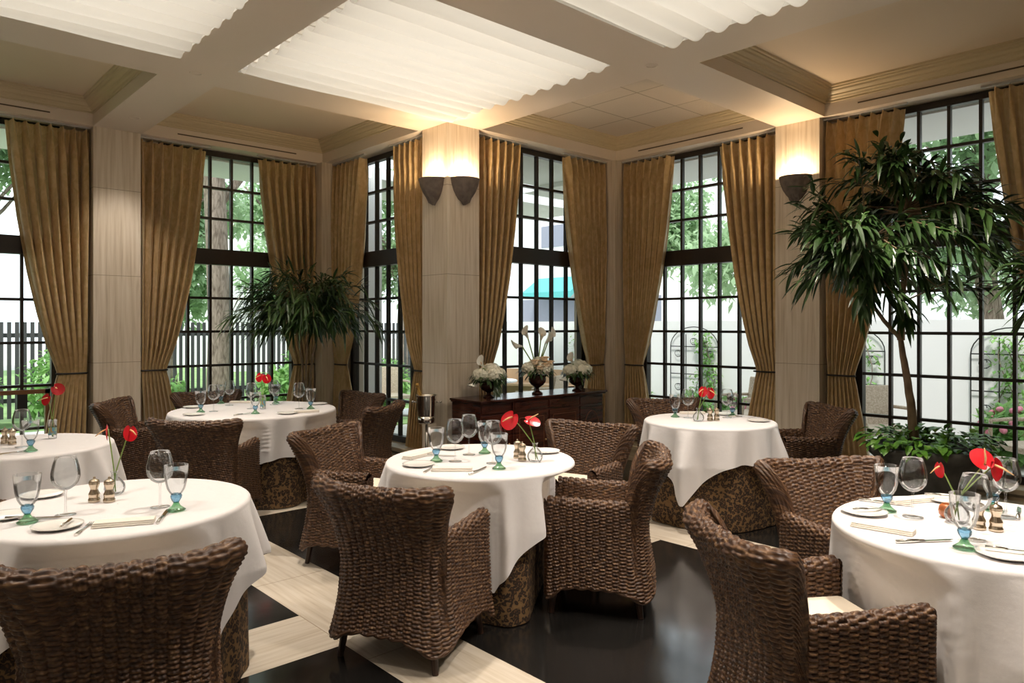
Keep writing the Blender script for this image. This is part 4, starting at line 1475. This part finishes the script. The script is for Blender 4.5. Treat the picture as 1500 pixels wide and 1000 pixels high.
def urn(px, py, lab, tall, seed, label_c='flower arrangement'):
    r = random.Random(seed)
    x, y = spot_on(px, py, SBH)
    y = min(max(y, 5.12), 5.26)
    t = thing('flower_arrangement', lab, label_c, (x, y, SBH + 0.001), 0, 'white flower arrangements on the sideboard')
    h = 0.19 if tall else 0.145
    k = h / 0.19
    m = MB(); m.lathe([(0.001, 0), (0.052, 0.0), (0.055, 0.01 * k), (0.045, 0.02 * k), (0.022, 0.035 * k), (0.018, 0.06 * k), (0.03, 0.07 * k), (0.06, 0.09 * k), (0.082, 0.12 * k), (0.088, 0.15 * k), (0.082, 0.165 * k), (0.096, 0.18 * k), (0.1, 0.19 * k), (0.088, 0.185 * k), (0.001, 0.16 * k)], 32)
    m.build('urn', M['bronze'], t, smooth=True)
    heads = [(-0.10, 0.0, 0.09), (0.0, -0.08, 0.095), (0.09, -0.03, 0.09), (0.0, 0.07, 0.09), (0.03, 0.0, 0.10)]
    for i, (hx, hy, R) in enumerate(heads):
        f = MB(); floret_head(f, (hx, hy, h + 0.065 + (0.04 if i == 4 else 0)), R * 0.88, r)
        f.build('hydrangea_head', M['petal'], t)
    if tall:
        f = MB()
        for (ax, ay, az) in ((-0.07, -0.11, 0.1), (-0.01, -0.14, 0.13), (0.05, -0.12, 0.15), (-0.1, -0.07, 0.16), (0.0, -0.1, 0.19)):
            c = Vector((ax, ay, h + az - 0.03))
            for q in range(3):
                f.ball(tuple(c), 0.034 - 0.008 * q, 10, (1, 1, 0.75 + 0.2 * q))
            for q in range(14):
                a = q * 2.4; rr = 0.012 + 0.0017 * q
                d = Vector((cos(a), sin(a), 1.0 - q * 0.05))
                leaf(f, tuple(c + Vector((cos(a) * rr, sin(a) * rr, 0.004))), d, (0, 0, 1), 0.034, 0.034, 0.1, 2, 0.5)
        f.build('rose', M['rose'], t, smooth=True)
    g = MB()
    for q in range(150 if not tall else 110):
        a = r.uniform(0, 2 * pi); rr = r.uniform(0.08, 0.15)
        el = r.uniform(-0.5, 0.5)
        leaf(g, (cos(a) * rr * 0.9, sin(a) * rr * 0.9, h + r.uniform(0.0, 0.09)), (cos(a), sin(a), el), (0, 0, 1), r.uniform(0.05, 0.10), 0.022, 0.5)
    if not tall and px < 750:
        for q in range(160):
            yy = r.uniform(0, 1)
            leaf(g, (0.0 + r.uniform(-0.035, 0.035), -0.11 + r.uniform(-0.02, 0.02), h + 0.03 - yy * 0.14), (r.uniform(-.6, .6), -0.6, -0.7), (0, 0, 1), 0.05, 0.008, 0.4)
    g.build('foliage', M['leafdark'], t)
    cp, cs, cyy = MB(), MB(), MB()
    if tall:
        for (tx_, tz, ls) in ((-0.08, 0.38, -0.25), (-0.13, 0.30, -0.9), (0.07, 0.33, 0.45), (0.10, 0.37, 0.4), (0.03, 0.36, 0.1)):
            dx, dy = tx_ * FY * 1.15, -tx_ * FX * 1.15
            lx, ly = ls * FY, -ls * FX
            calla(cp, cs, cyy, (dx * 0.05, dy * 0.05, h + 0.02), (dx, dy, h + tz - 0.02), 0.09, (lx - 0.2 * FX, ly - 0.2 * FY, 0.55 if abs(ls) < .8 else 0.1))
    else:
        for (tx_, tz, ls, up) in ((-0.05, 0.14, -0.3, 0.7), (-0.10, 0.02, -0.5, -0.6)):
            dx, dy = tx_ * FY - 0.06 * FX, -tx_ * FX - 0.06 * FY
            calla(cp, cs, cyy, (0, 0, h), (dx, dy, h + tz), 0.085, (ls * FY - 0.4 * FX, -ls * FX - 0.4 * FY, up))
    cb = cp.build('calla_lily', M['calla'], t, smooth=True)
    cs.build('stem', M['stem'], t, smooth=True)
    cyy.build('spadix', M['spadix'], cb, smooth=True)
    return t


urn(716, 582, 'low bronze urn of white hydrangeas with trailing fern, left on the sideboard', False, 11)
urn(787, 577, 'tall bronze urn of cream roses with upright calla lilies, middle of the sideboard', True, 12)
urn(855, 573, 'low bronze urn of white hydrangeas, right on the sideboard', False, 13)

# champagne bucket on stand --------------------------------------------------
bx, by = at(-0.795, 6.78)
t = thing('wine_bucket_stand', 'slim steel floor stand carrying the silver champagne bucket', 'bucket stand', (bx, by, 0))
m = MB(); m.lathe([(0.001, 0.0), (0.13, 0.0), (0.13, 0.012), (0.03, 0.03), (0.001, 0.03)], 32); m.build('base', M['silver'], t, smooth=True)
m = MB(); m.tube([(0, 0, 0.02), (0, 0, 0.585)], 0.013, 14); m.build('pole', M['silver'], t, smooth=True)
m = MB(); m.lathe([(0.001, 0.585), (0.07, 0.585), (0.082, 0.60), (0.084, 0.655), (0.081, 0.655), (0.078, 0.602), (0.001, 0.600)], 36); m.build('ring_cup', M['silver'], t, smooth=True)
b = thing('champagne_bucket', 'silver champagne bucket with knob handles left of the central pillar', 'bucket', (bx, by, 0.602))
m = MB(); m.lathe([(0.001, 0), (0.075, 0), (0.078, 0.02), (0.098, 0.24), (0.104, 0.246), (0.103, 0.25), (0.095, 0.246), (0.074, 0.02), (0.001, 0.012)], 40); m.build('bowl', M['silver'], b, smooth=True)
for s in (-1, 1):
    m = MB(); m.tube([(s * 0.09 * FY, -s * 0.09 * FX, 0.18), (s * 0.125 * FY, -s * 0.125 * FX, 0.185)], 0.006, 8); m.ball((s * 0.13 * FY, -s * 0.13 * FX, 0.186), 0.013, 10)
    m.build('handle', M['silver'], b, smooth=True)
t = thing('champagne_bottle', 'champagne bottle with gold foil neck leaning in the silver bucket', 'bottle', (bx, by, 0.63))
t.rotation_euler = Vector((-0.28 * FY, 0.28 * FX, 1)).to_track_quat('Z', 'Y').to_euler()
m = MB(); m.lathe([(0.001, 0), (0.04, 0), (0.043, 0.01), (0.043, 0.14), (0.03, 0.19), (0.018, 0.225)], 24); m.build('body', mat('green_bottle', (0.02, 0.05, 0.02), 0.1), t, smooth=True)
m = MB(); m.lathe([(0.019, 0.22), (0.0155, 0.27), (0.0145, 0.31), (0.0175, 0.315), (0.0175, 0.335), (0.012, 0.342), (0.001, 0.343)], 24); m.build('foil_neck', M['gold'], t, smooth=True)


# ------------------------------------------------------------------ indoor trees
def inside(p):
    if p.y > 5.35 and p.x > 4.10: return False
    return p.x < 6.52 and p.y < 7.76


def branch_pts(a, b, r, wob=0.04, n=6):
    a = Vector(a); b = Vector(b)
    return [tuple(a.lerp(b, i / n) + (Vector((r.uniform(-wob, wob), r.uniform(-wob, wob), r.uniform(-wob, wob))) if 0 < i < n else Vector((0, 0, 0)))) for i in range(n + 1)]


def ficus(x, y, potz, trunk, crown_c, crown_r, nleaf, lab, seed, potR, poth, L=0.17, Wd=0.026, spread=None, arch=0.0, pothos=90):
    r = random.Random(seed)
    t = thing('indoor_tree', lab, 'potted tree', (x, y, 0))
    org = Vector((x, y, 0))
    m = MB()
    k = potR
    m.lathe([(0.001, 0), (k * 0.62, 0), (k * 0.64, 0.03), (k * 0.80, poth * 0.72), (k * 0.84, poth * 0.78), (k * 0.84, poth * 0.82), (k * 0.93, poth * 0.88), (k, poth * 0.95), (k * 0.98, poth), (k * 0.9, poth), (k * 0.84, poth - 0.04), (0.001, poth - 0.05)], 60,
            flute=lambda a, z: 1 + (0.015 * sin(a * 22) if z > poth * 0.85 and z < poth * 0.99 else 0))
    pot = m.build('planter', M['potgrey'], t, smooth=True)
    m = MB(); m.lathe([(k * 0.84, poth - 0.045), (0.001, poth - 0.03)], 40); m.build('soil', M['soil'], pot)
    tr = MB()
    for pts, rad in trunk:
        pts = [Vector(p) for p in pts]
        fine = []
        for i in range(len(pts) - 1):
            for q in range(4):
                fine.append(tuple(pts[i].lerp(pts[i + 1], q / 4) + Vector((r.uniform(-1, 1), r.uniform(-1, 1), 0)) * 0.004))
        fine.append(tuple(pts[-1]))
        n = len(fine)
        tr.tube(fine, [rad * (1 - 0.5 * i / n) for i in range(n)], 10)
    br = MB()
    lf = MB()
    tops = [Vector(p[-1]) for p, _ in trunk]
    cc = Vector(crown_c)
    nb = 95
    made_l = 0
    ntips = 0
    tries = 0
    while ntips < nb and tries < 900:
        tries += 1
        d = rdir(r)
        q = r.uniform(0.35, 1.0) ** 0.6
        e_ = cc + Vector((d.x * crown_r[0] * q, d.y * crown_r[1] * q, d.z * crown_r[2] * q))
        if arch:
            hr = sqrt((e_.x - cc.x) ** 2 + (e_.y - cc.y) ** 2)
            e_.z -= arch * hr * hr
        if not inside(e_ + org):
            continue
        ntips += 1
        s0 = min(tops, key=lambda v: (v - e_).length)
        st = s0.lerp(cc, r.uniform(0, 0.6))
        mid2 = st.lerp(e_, 0.55) + Vector((0, 0, 0.08))
        br.tube([tuple(st), tuple(mid2), tuple(e_)], [0.007, 0.005, 0.002], 5)
        for i in range(nleaf // nb):
            f = r.uniform(0.25, 1.0)
            p = (mid2.lerp(e_, (f - 0.5) * 2) if f > 0.5 else st.lerp(mid2, f * 2))
            p = p + Vector((r.uniform(-1, 1), r.uniform(-1, 1), r.uniform(-1, 1))) * 0.035
            out = (e_ - st)
            out.z *= 0.4
            out = out.normalized() + rdir(r) * 0.75 + Vector((0, 0, -0.15))
            ll = L * r.uniform(0.65, 1.2)
            tip_ = p + org + out.normalized() * ll
            if not inside(tip_) or not inside(p + org):
                continue
            leaf(lf, p, out, (r.uniform(-.4, .4), r.uniform(-.4, .4), 1), ll, Wd * r.uniform(0.8, 1.25), r.uniform(0.1, 0.75), 4, 0.25)
    tk = tr.build('trunk', M['ficusbark'], t, smooth=True)
    br.build('branches', M['ficusbark'], t)
    lf.build('foliage', M['leafdark'], t)
    g = MB()
    for _ in range(pothos * 4):
        a = r.uniform(0, 2 * pi); rr = potR * sqrt(r.uniform(0.02, 1.1))
        el = r.uniform(-0.2, 0.9)
        p = Vector((cos(a) * rr, sin(a) * rr, poth + r.uniform(-0.01, 0.13) * (1.25 - rr / potR * 0.6)))
        leaf(g, p, (cos(a) + r.uniform(-.7, .7), sin(a) + r.uniform(-.7, .7), el), (0, 0, 1), r.uniform(0.07, 0.12), r.uniform(0.045, 0.07), r.uniform(0.2, 0.8), 3, 0.2)
    if pothos:
        g.build('ground_leaves', M['leafbright'], t)
    return t


def rel(px, py, t_, base):
    """point at depth t_ relative to base, for a place in the photograph"""
    s = (px - 750) / F * t_
    x, y = at(s, t_)
    return (x - base[0], y - base[1], 1.5 - (py - 476) / F * t_)


B1 = at(3.106, 5.45)
tr1 = [([rel(1340, 650, 5.45, B1), rel(1334, 590, 5.45, B1), rel(1324, 530, 5.45, B1), rel(1319, 495, 5.45, B1)], 0.036),
       ([rel(1319, 498, 5.45, B1), rel(1321, 440, 5.42, B1), rel(1328, 370, 5.4, B1), rel(1335, 300, 5.35, B1)], 0.028),
       ([rel(1319, 496, 5.45, B1), rel(1295, 470, 5.38, B1), rel(1262, 425, 5.3, B1), rel(1235, 380, 5.2, B1)], 0.018)]
ficus(B1[0], B1[1], 0.55, tr1, rel(1308, 322, 5.22, B1), (0.84, 0.84, 0.66), 3000, 'tall leafy tree in a large grey planter before the right window', 21, 0.415, 0.60, L=0.17, Wd=0.032, arch=0.30)
B2 = (3.58, 7.22)
tb_ = [([(0.03, 0, 0.2), (0.02, 0.02, 0.7), (-0.02, -0.02, 1.1), (-0.1, -0.05, 1.45)], 0.018), ([(0.0, 0.03, 0.2), (0.06, 0.0, 0.7), (0.08, -0.06, 1.15), (0.15, -0.12, 1.55)], 0.018),
       ([(-0.03, 0, 0.2), (0.02, -0.03, 0.75), (0.0, -0.08, 1.2), (0.0, -0.15, 1.6)], 0.016)]
ficus(B2[0], B2[1], 0.3, tb_, (0.05, -0.12, 1.83), (0.85, 0.85, 0.36), 2000, 'arching slender-leaved palm tree in the left corner', 22, 0.26, 0.30, L=0.24, Wd=0.024, arch=0.30, pothos=100)
B3 = at(3.05, 4.0)
tr3 = [([(0, 0, 0.4), (0.02, 0, 1.0), (0, 0.03, 1.6)], 0.025)]
ficus(B3[0], B3[1], 0.4, tr3, (0.0, 0.0, 1.76), (0.30, 0.30, 0.22), 600, 'dark leafy plant poking in at the right edge', 23, 0.19, 0.45, L=0.17, Wd=0.03, arch=0.4, pothos=0)

# ------------------------------------------------------------------ outside
g = MB(); g.box(-40, 60, 8.3, 70, -0.16, -0.06); g.box(7.0, 60, -40, 8.3, -0.16, -0.06); g.box(4.55, 7.0, 5.86, 8.3, -0.16, -0.06)
struct('ground_paving', g, M['paving'])
g = MB(); g.box(-20, 10.0, 9.6, 30, -0.06, -0.045)
struct('ground_lawn', g, M['lawn'])
g = MB(); g.box(10.2, 10.4, -6, 13.8, -0.06, 1.57)
struct('wall_garden', g, M['outwall'])
# eaves outside the windows
e_ = MB()
e_.box(-3, 4.4, 8.35, 9.3, 3.36, 3.50); e_.box(4.9, 9.0, 8.0, 9.3, 3.36, 3.50)
e_.box(7.05, 8.1, -3, 7.5, 3.36, 3.50)
e_.box(4.6, 7.05, 5.95, 7.2, 3.42, 3.52)
struct('trim_eaves', e_, M['outwhite'])
g = MB(); g.box(2.45, 2.72, 8.75, 9.0, -0.06, 3.36)
g.box(4.85, 5.05, 8.0, 8.2, -0.06, 3.36)
struct('wall_porch_column', g, M['outwhite'])


def fence(x0, x1, y, lab):
    t = thing('picket_fence', lab, 'fence', (x0, y, -0.05), 0, 'garden picket fences')
    n = 0
    m = MB()
    x = 0.0
    while x < x1 - x0:
        m.box(x, x + 0.055, 0, 0.03, 0.05, 1.60)
        x += 0.105
    m.build('pickets', M['fence'], t)
    for z in (0.3, 1.35):
        m = MB(); m.box(0, x1 - x0, 0.03, 0.07, z, z + 0.07); m.build('rail', M['fence'], t)
    k = 0.0
    while k <= x1 - x0:
        m = MB(); m.box(k - 0.05, k + 0.05, 0.03, 0.13, 0, 1.65); m.build('post', M['fence'], t)
        k += 2.5


fence(-2.0, 5.3, 14.0, 'dark picket fence across the garden left of the palm')
fence(5.35, 10.2, 14.0, 'dark picket fence seen through the window by the bucket')


def cloud(mb, c, R, n, r, size, sq=0.8):
    for _ in range(n):
        d = rdir(r); q = r.uniform(0.2, 1) ** 0.45
        p = Vector(c) + Vector((d.x * R, d.y * R, d.z * R * sq)) * q
        leaf(mb, p, rdir(r), (0, 0, 1), size * r.uniform(0.6, 1.3), size * 0.5, 0.2, 1)


def tree(x, y, h, R, trunk_r, lab, seed, m_='outleaf2', n=6500, size=0.24, low=0.45, grp='trees beyond the garden'):
    r = random.Random(seed)
    t = thing('garden_tree', lab, 'tree', (x, y, -0.06), 0, grp)
    m = MB()
    pts = branch_pts((0, 0, 0), (r.uniform(-.2, .2), r.uniform(-.2, .2), h * 0.75), r, 0.04)
    m.tube(pts, [trunk_r * (1 - 0.07 * i) for i in range(len(pts))], 14)
    for i in range(5):
        a = r.uniform(0, 6.3)
        m.tube(branch_pts((0, 0, h * (0.45 + 0.06 * i)), (cos(a) * R * 0.7, sin(a) * R * 0.7, h * (0.7 + 0.05 * i)), r, 0.08), [trunk_r * 0.35 * (1 - i_ * 0.12) for i_ in range(7)], 6)
    m.build('trunk', M['bark'], t, smooth=True)
    f = MB()
    for i in range(9):
        a = r.uniform(0, 6.3); q = r.uniform(0.1, 0.75)
        cloud(f, (cos(a) * R * q, sin(a) * R * q, h * r.uniform(low + 0.1, 0.98)), R * 0.5, n // 9, r, size)
    f.build('foliage', M[m_], t)


tx, ty = 4.36, 11.7
r = random.Random(5)
t = thing('garden_tree', 'thick rough-barked tree trunk outside the left window', 'tree', (tx, ty, -0.06), 0, 'trees beyond the garden')
m = MB(); m.tube([(0, 0, 0), (0, 0, 0.3), (0.02, 0, 1.5), (-0.03, 0, 3.0), (-0.1, 0, 4.6), (-0.1, 0, 6)], [0.26, 0.19, 0.17, 0.165, 0.16, 0.13], 20)
m.tube([(-0.05, 0, 3.4), (0.5, 0.1, 4.1), (1.1, 0.2, 4.5)], [0.08, 0.06, 0.04], 10)
m.build('trunk', M['bark'], t, smooth=True)
f = MB()
for q in range(9):
    cloud(f, (r.uniform(-1.8, 1.8), r.uniform(-0.6, 1.2), r.uniform(3.5, 5.5)), 0.8, 330, r, 0.13)
f.build('foliage', M['outleaf'], t)
tree(1.4, 16.6, 6.0, 1.7, 0.2, 'leafy tree beyond the fence at the left edge', 31)
tree(5.2, 16.8, 5.6, 1.8, 0.2, 'soft green tree beyond the fence behind the big trunk', 32, low=0.25)
tree(9.2, 19.2, 6.4, 1.9, 0.2, 'green tree behind the fence seen past the palm', 33, low=0.25)
tree(12.6, 18.8, 6.2, 1.9, 0.2, 'green tree behind the fence seen above the champagne bucket', 38, low=0.25)
tree(16.4, 12.9, 6.6, 1.8, 0.16, 'leafy tree beyond the white wall, left of the far right table', 34)
tree(15.0, 7.4, 6.8, 2.2, 0.2, 'pale green tree beyond the white wall above the trellis', 35, low=0.22)
tree(13.6, 3.4, 6.0, 1.9, 0.2, 'green tree beyond the white wall behind the indoor tree', 36, low=0.22)
tree(13.3, -0.6, 5.5, 1.9, 0.2, 'green tree beyond the white wall at the right edge', 37, low=0.2)


def shrub(x, y, R, h, lab, seed, m_='outleaf', n=900, size=0.16, blossoms=0):
    r = random.Random(seed)
    t = thing('garden_shrub', lab, 'shrub', (x, y, -0.05), 0, 'garden shrubs')
    m = MB()
    for i in range(5):
        a = i * 1.3
        m.tube([(0, 0, 0), (cos(a) * R * 0.3, sin(a) * R * 0.3, h * 0.6)], [0.012, 0.005], 5)
    m.build('stems', M['bark'], t)
    f = MB(); cloud(f, (0, 0, h * 0.55), R, n, r, size, h * 0.55 / R)
    f.build('foliage', M[m_], t)
    if blossoms:
        b = MB()
        for _ in range(blossoms):
            d = rdir(r)
            b.ball((d.x * R * 0.9, d.y * R * 0.9, h * 0.55 + abs(d.z) * h * 0.5), 0.035, 6)
        b.build('blossoms', M['pink'], t)


SH = [(1.15, 13.2, 0.55, 1.0, 'bright leafy shrub outside the door at the far left', 0), (2.5, 13.2, 0.55, 1.1, 'broad-leaved shrub outside near the left curtain', 0), (-0.6, 11.8, 0.7, 0.8, 'rounded shrub outside at the left edge', 0),
      (3.3, 11.2, 0.45, 0.75, 'shrub left of the tree trunk outside', 0), (5.3, 11.3, 0.5, 0.8, 'shrub right of the tree trunk outside', 0), (6.1, 12.0, 0.5, 1.2, 'taller shrub by the fence behind the palm', 0),
      (7.8, 12.2, 0.5, 0.8, 'shrub outside seen through the window by the bucket', 0), (9.4, 12.6, 0.55, 0.9, 'shrub at the end of the picket fence', 0),
      (9.6, 7.6, 0.35, 0.5, 'shrub at the foot of the trellis', 12), (9.6, 5.6, 0.35, 0.45, 'pink flowering shrub behind the far right table', 30), (9.65, 6.5, 0.3, 0.42, 'pink flowering shrub at the foot of the white wall', 25), (9.6, 2.2, 0.4, 0.6, 'pink flowering shrub outside the right window', 30), (9.7, 0.9, 0.4, 0.6, 'flowering shrub outside at the right edge', 20)]
for i, (x, y, R, h, lab, bl) in enumerate(SH):
    shrub(x, y, R, h, lab, 50 + i, blossoms=bl)


def trellis(y, lab, seed):
    r = random.Random(seed)
    t = thing('garden_trellis', lab, 'trellis', (10.16, y, -0.05), 0, 'arched iron trellises')
    m = MB()
    for yy in (-0.45, -0.15, 0.15, 0.45):
        m.tube([(0, yy, 0), (0, yy, 1.2 + (0.2 if abs(yy) < 0.2 else 0))], 0.008, 5)
    for z in (0.25, 0.75, 1.2):
        m.tube([(0, -0.45, z), (0, 0.45, z)], 0.008, 5)
    m.tube([(0, 0.45 * cos(a), 1.2 + 0.32 * sin(a)) for a in np.linspace(0, pi, 17)], 0.008, 5)
    for (yy, z) in ((-0.3, 1.1), (0.3, 1.1), (-0.3, 0.55), (0.3, 0.55), (0, 1.3)):
        for s in (-1, 1):
            m.tube([(0, yy + s * (0.015 + 0.012 * a) * cos(a) * 1.2, z + (0.015 + 0.012 * a) * sin(a)) for a in np.linspace(0, 5, 14)], 0.005, 4)
    m.build('frame', M['black'], t)
    v = thing('climbing_vine', 'leafy vine climbing ' + lab, 'vine', (10.10, y, -0.05), 0, 'climbing vines')
    f = MB()
    sm = MB()
    for q in range(4):
        y0 = r.uniform(-0.35, 0.35)
        pts = [(r.uniform(-0.02, 0.02), y0 + 0.12 * sin(z * 4 + q), z) for z in np.linspace(0, 1.35, 9)]
        sm.tube(pts, 0.006, 5)
        for p in pts:
            for _ in range(16):
                leaf(f, (p[0] + r.uniform(-.04, .0), p[1] + r.uniform(-.13, .13), p[2] + r.uniform(-.1, .1)), rdir(r), (0, 0, 1), 0.07, 0.045, 0.2, 1)
    sm.build('stems', M['bark'], v)
    f.build('leaves', M['outleaf'], v)


trellis(6.75, 'arched iron trellis on the white wall behind the far right table', 3)
trellis(8.9, 'arched iron trellis on the white wall above the sideboard', 4)
trellis(2.35, 'arched iron trellis on the white wall at the right edge', 5)
trellis(4.25, 'arched iron trellis on the white wall behind the indoor tree', 6)


def outchair(x, y, rz, lab):
    t = thing('patio_chair', lab, 'chair', (x, y, -0.06), rz, 'pale patio chairs outside')
    m = MB(); m.box(-0.27, 0.27, -0.27, 0.27, 0.36, 0.42); m.build('seat', M['paleweave'], t, bevel=0.01)
    m = MB()
    pts = [(-0.27, -0.27, 0.40), (0.27, -0.27, 0.40), (0.29, -0.36, 0.86), (-0.29, -0.36, 0.86)]
    m.add([pts[0], pts[1], pts[2], pts[3]] + [(p[0], p[1] + 0.04, p[2]) for p in pts], [(0, 1, 2, 3), (7, 6, 5, 4), (0, 4, 5, 1), (1, 5, 6, 2), (2, 6, 7, 3), (3, 7, 4, 0)])
    m.build('backrest', M['paleweave'], t, bevel=0.008)
    for s in (-1, 1):
        m = MB(); m.tube([(s * 0.28, -0.3, 0.62), (s * 0.30, 0.0, 0.63), (s * 0.29, 0.24, 0.62), (s * 0.27, 0.26, 0.42)], 0.02, 8); m.build('armrest', M['paleweave'], t, smooth=True)
        for yy in (-0.25, 0.25):
            m = MB(); m.tube([(s * 0.25, yy, 0.37), (s * 0.26, yy * 1.05, 0)], [0.02, 0.015], 8); m.build('leg', M['paleweave'], t, smooth=True)


outchair(8.55, 3.25, 2.4, 'pale wicker patio chair outside, left of the indoor tree trunk')
outchair(8.35, 1.75, 0.9, 'pale patio chair outside at the right edge')
outchair(8.7, 5.0, 1.2, 'patio chair outside, right behind the far right table')
outchair(6.6, 10.2, 2.9, 'pale patio chair outside the window by the bucket')
outchair(7.3, 7.4, 0.4, 'patio chair outside behind the sideboard flowers')
for (x, y, lab) in ((5.55, 7.7, 'low white round patio table outside, left of the bucket'), (7.2, 8.4, 'white round patio table outside behind the sideboard'), (8.9, 4.05, 'white round patio table outside the right windows')):
    t = thing('patio_table', lab, 'table', (x, y, -0.06), 0, 'white patio tables')
    hh = 0.42 if 'low' in lab else 0.7
    m = MB(); m.lathe([(0.001, hh), (0.42, hh), (0.43, hh + 0.015), (0.42, hh + 0.03), (0.001, hh + 0.03)], 36); m.build('top', M['outwhite'], t)
    m = MB(); m.lathe([(0.22, 0), (0.2, 0.03), (0.04, 0.06), (0.04, hh)], 20); m.build('pedestal', M['outwhite'], t)
t = thing('curved_bench', 'curved wooden garden bench outside behind the urns', 'bench', (8.3, 9.4, -0.06))
m = MB()
for k, (r0, r1, z0, z1) in enumerate(((1.2, 1.6, 0.42, 0.46),)):
    vs, fs = [], []
    n = 20
    for i in range(n + 1):
        a = -0.3 + i / n * 2.2
        for (rr, zz) in ((r0, z0), (r1, z0), (r1, z1), (r0, z1)):
            vs.append((rr * cos(a), rr * sin(a), zz))
    for i in range(n):
        for q in range(4):
            fs.append((i * 4 + q, i * 4 + (q + 1) % 4, i * 4 + 4 + (q + 1) % 4, i * 4 + 4 + q))
    m.add(vs, fs)
m.build('seat', M['terrawood'], t)
m = MB()
n = 20
vs, fs = [], []
for i in range(n + 1):
    a = -0.3 + i / n * 2.2
    for (rr, zz) in ((1.55, 0), (1.6, 0), (1.62, 0.72), (1.57, 0.72)):
        vs.append((rr * cos(a), rr * sin(a), zz))
for i in range(n):
    for q in range(4):
        fs.append((i * 4 + q, i * 4 + (q + 1) % 4, i * 4 + 4 + (q + 1) % 4, i * 4 + 4 + q))
m.add(vs, fs)
m.build('backrest', M['terrawood'], t)


def building(x0, x1, y0, y1, h, lab, wins, face, awn=None):
    t = thing('neighbour_building', lab, 'building', (x0, y0, -0.1), 0, 'white buildings beyond the garden')
    m = MB(); m.box(0, x1 - x0, 0, y1 - y0, 0, h); m.build('walls', M['outwhite'], t)
    m = MB(); m.box(-0.2, x1 - x0 + 0.2, -0.2, y1 - y0 + 0.2, h, h + 0.25); m.build('roof', M['outwall'], t)
    for (a, b, z0, z1) in wins:
        m = MB()
        if face == 'x': m.box(-0.04, 0.02, a, b, z0, z1)
        else: m.box(a, b, -0.04, 0.02, z0, z1)
        m.build('window', M['darkwin'], t)
    if awn:
        a, b, z0, z1 = awn
        m = MB()
        if face == 'x':
            m.add([(0, a, z1), (0, b, z1), (-1.0, b, z0), (-1.0, a, z0), (0, a, z1 - .1), (0, b, z1 - .1), (-1.0, b, z0 - .25), (-1.0, a, z0 - .25)], [(0, 1, 2, 3), (7, 6, 5, 4), (3, 2, 6, 7), (0, 3, 7, 4), (1, 5, 6, 2)])
        m.build('awning', M['awning'], t)


for (y_, x0_, x1_) in ((9.9, 0.9, 2.3), (10.8, 0.8, 2.3), (11.7, 0.8, 2.4)):
    m = MB(); m.box(-(x1_ - x0_) / 2, (x1_ - x0_) / 2, -0.22, 0.22, 0, 0.07)
    o = m.build('stepping_stone', M['outwall'], None, bevel=0.01); o.location = ((x0_ + x1_) / 2, y_, -0.047)
    tag(o, 'pale stone slab in the garden path outside the far left door', 'stepping stone', 'stepping stones')
building(22, 32, 10, 24, 7.5, 'white building with a teal awning beyond the garden wall', [(10.9, 12.2, 4.9, 5.8), (7.2, 8.4, 4.9, 5.8), (6.0, 13.6, 1.2, 2.7)], 'x', (9.6, 12.4, 2.95, 3.6))
building(-6, 2.2, 26, 32, 5.0, 'white house beyond the fence at the far left', [(5.0, 6.0, 3.2, 4.0), (6.6, 7.4, 1.6, 2.6)], 'y')
building(9.5, 15, 24, 30, 5.5, 'white house beyond the fence behind the palm', [(1.5, 2.6, 3.2, 4.2)], 'y')
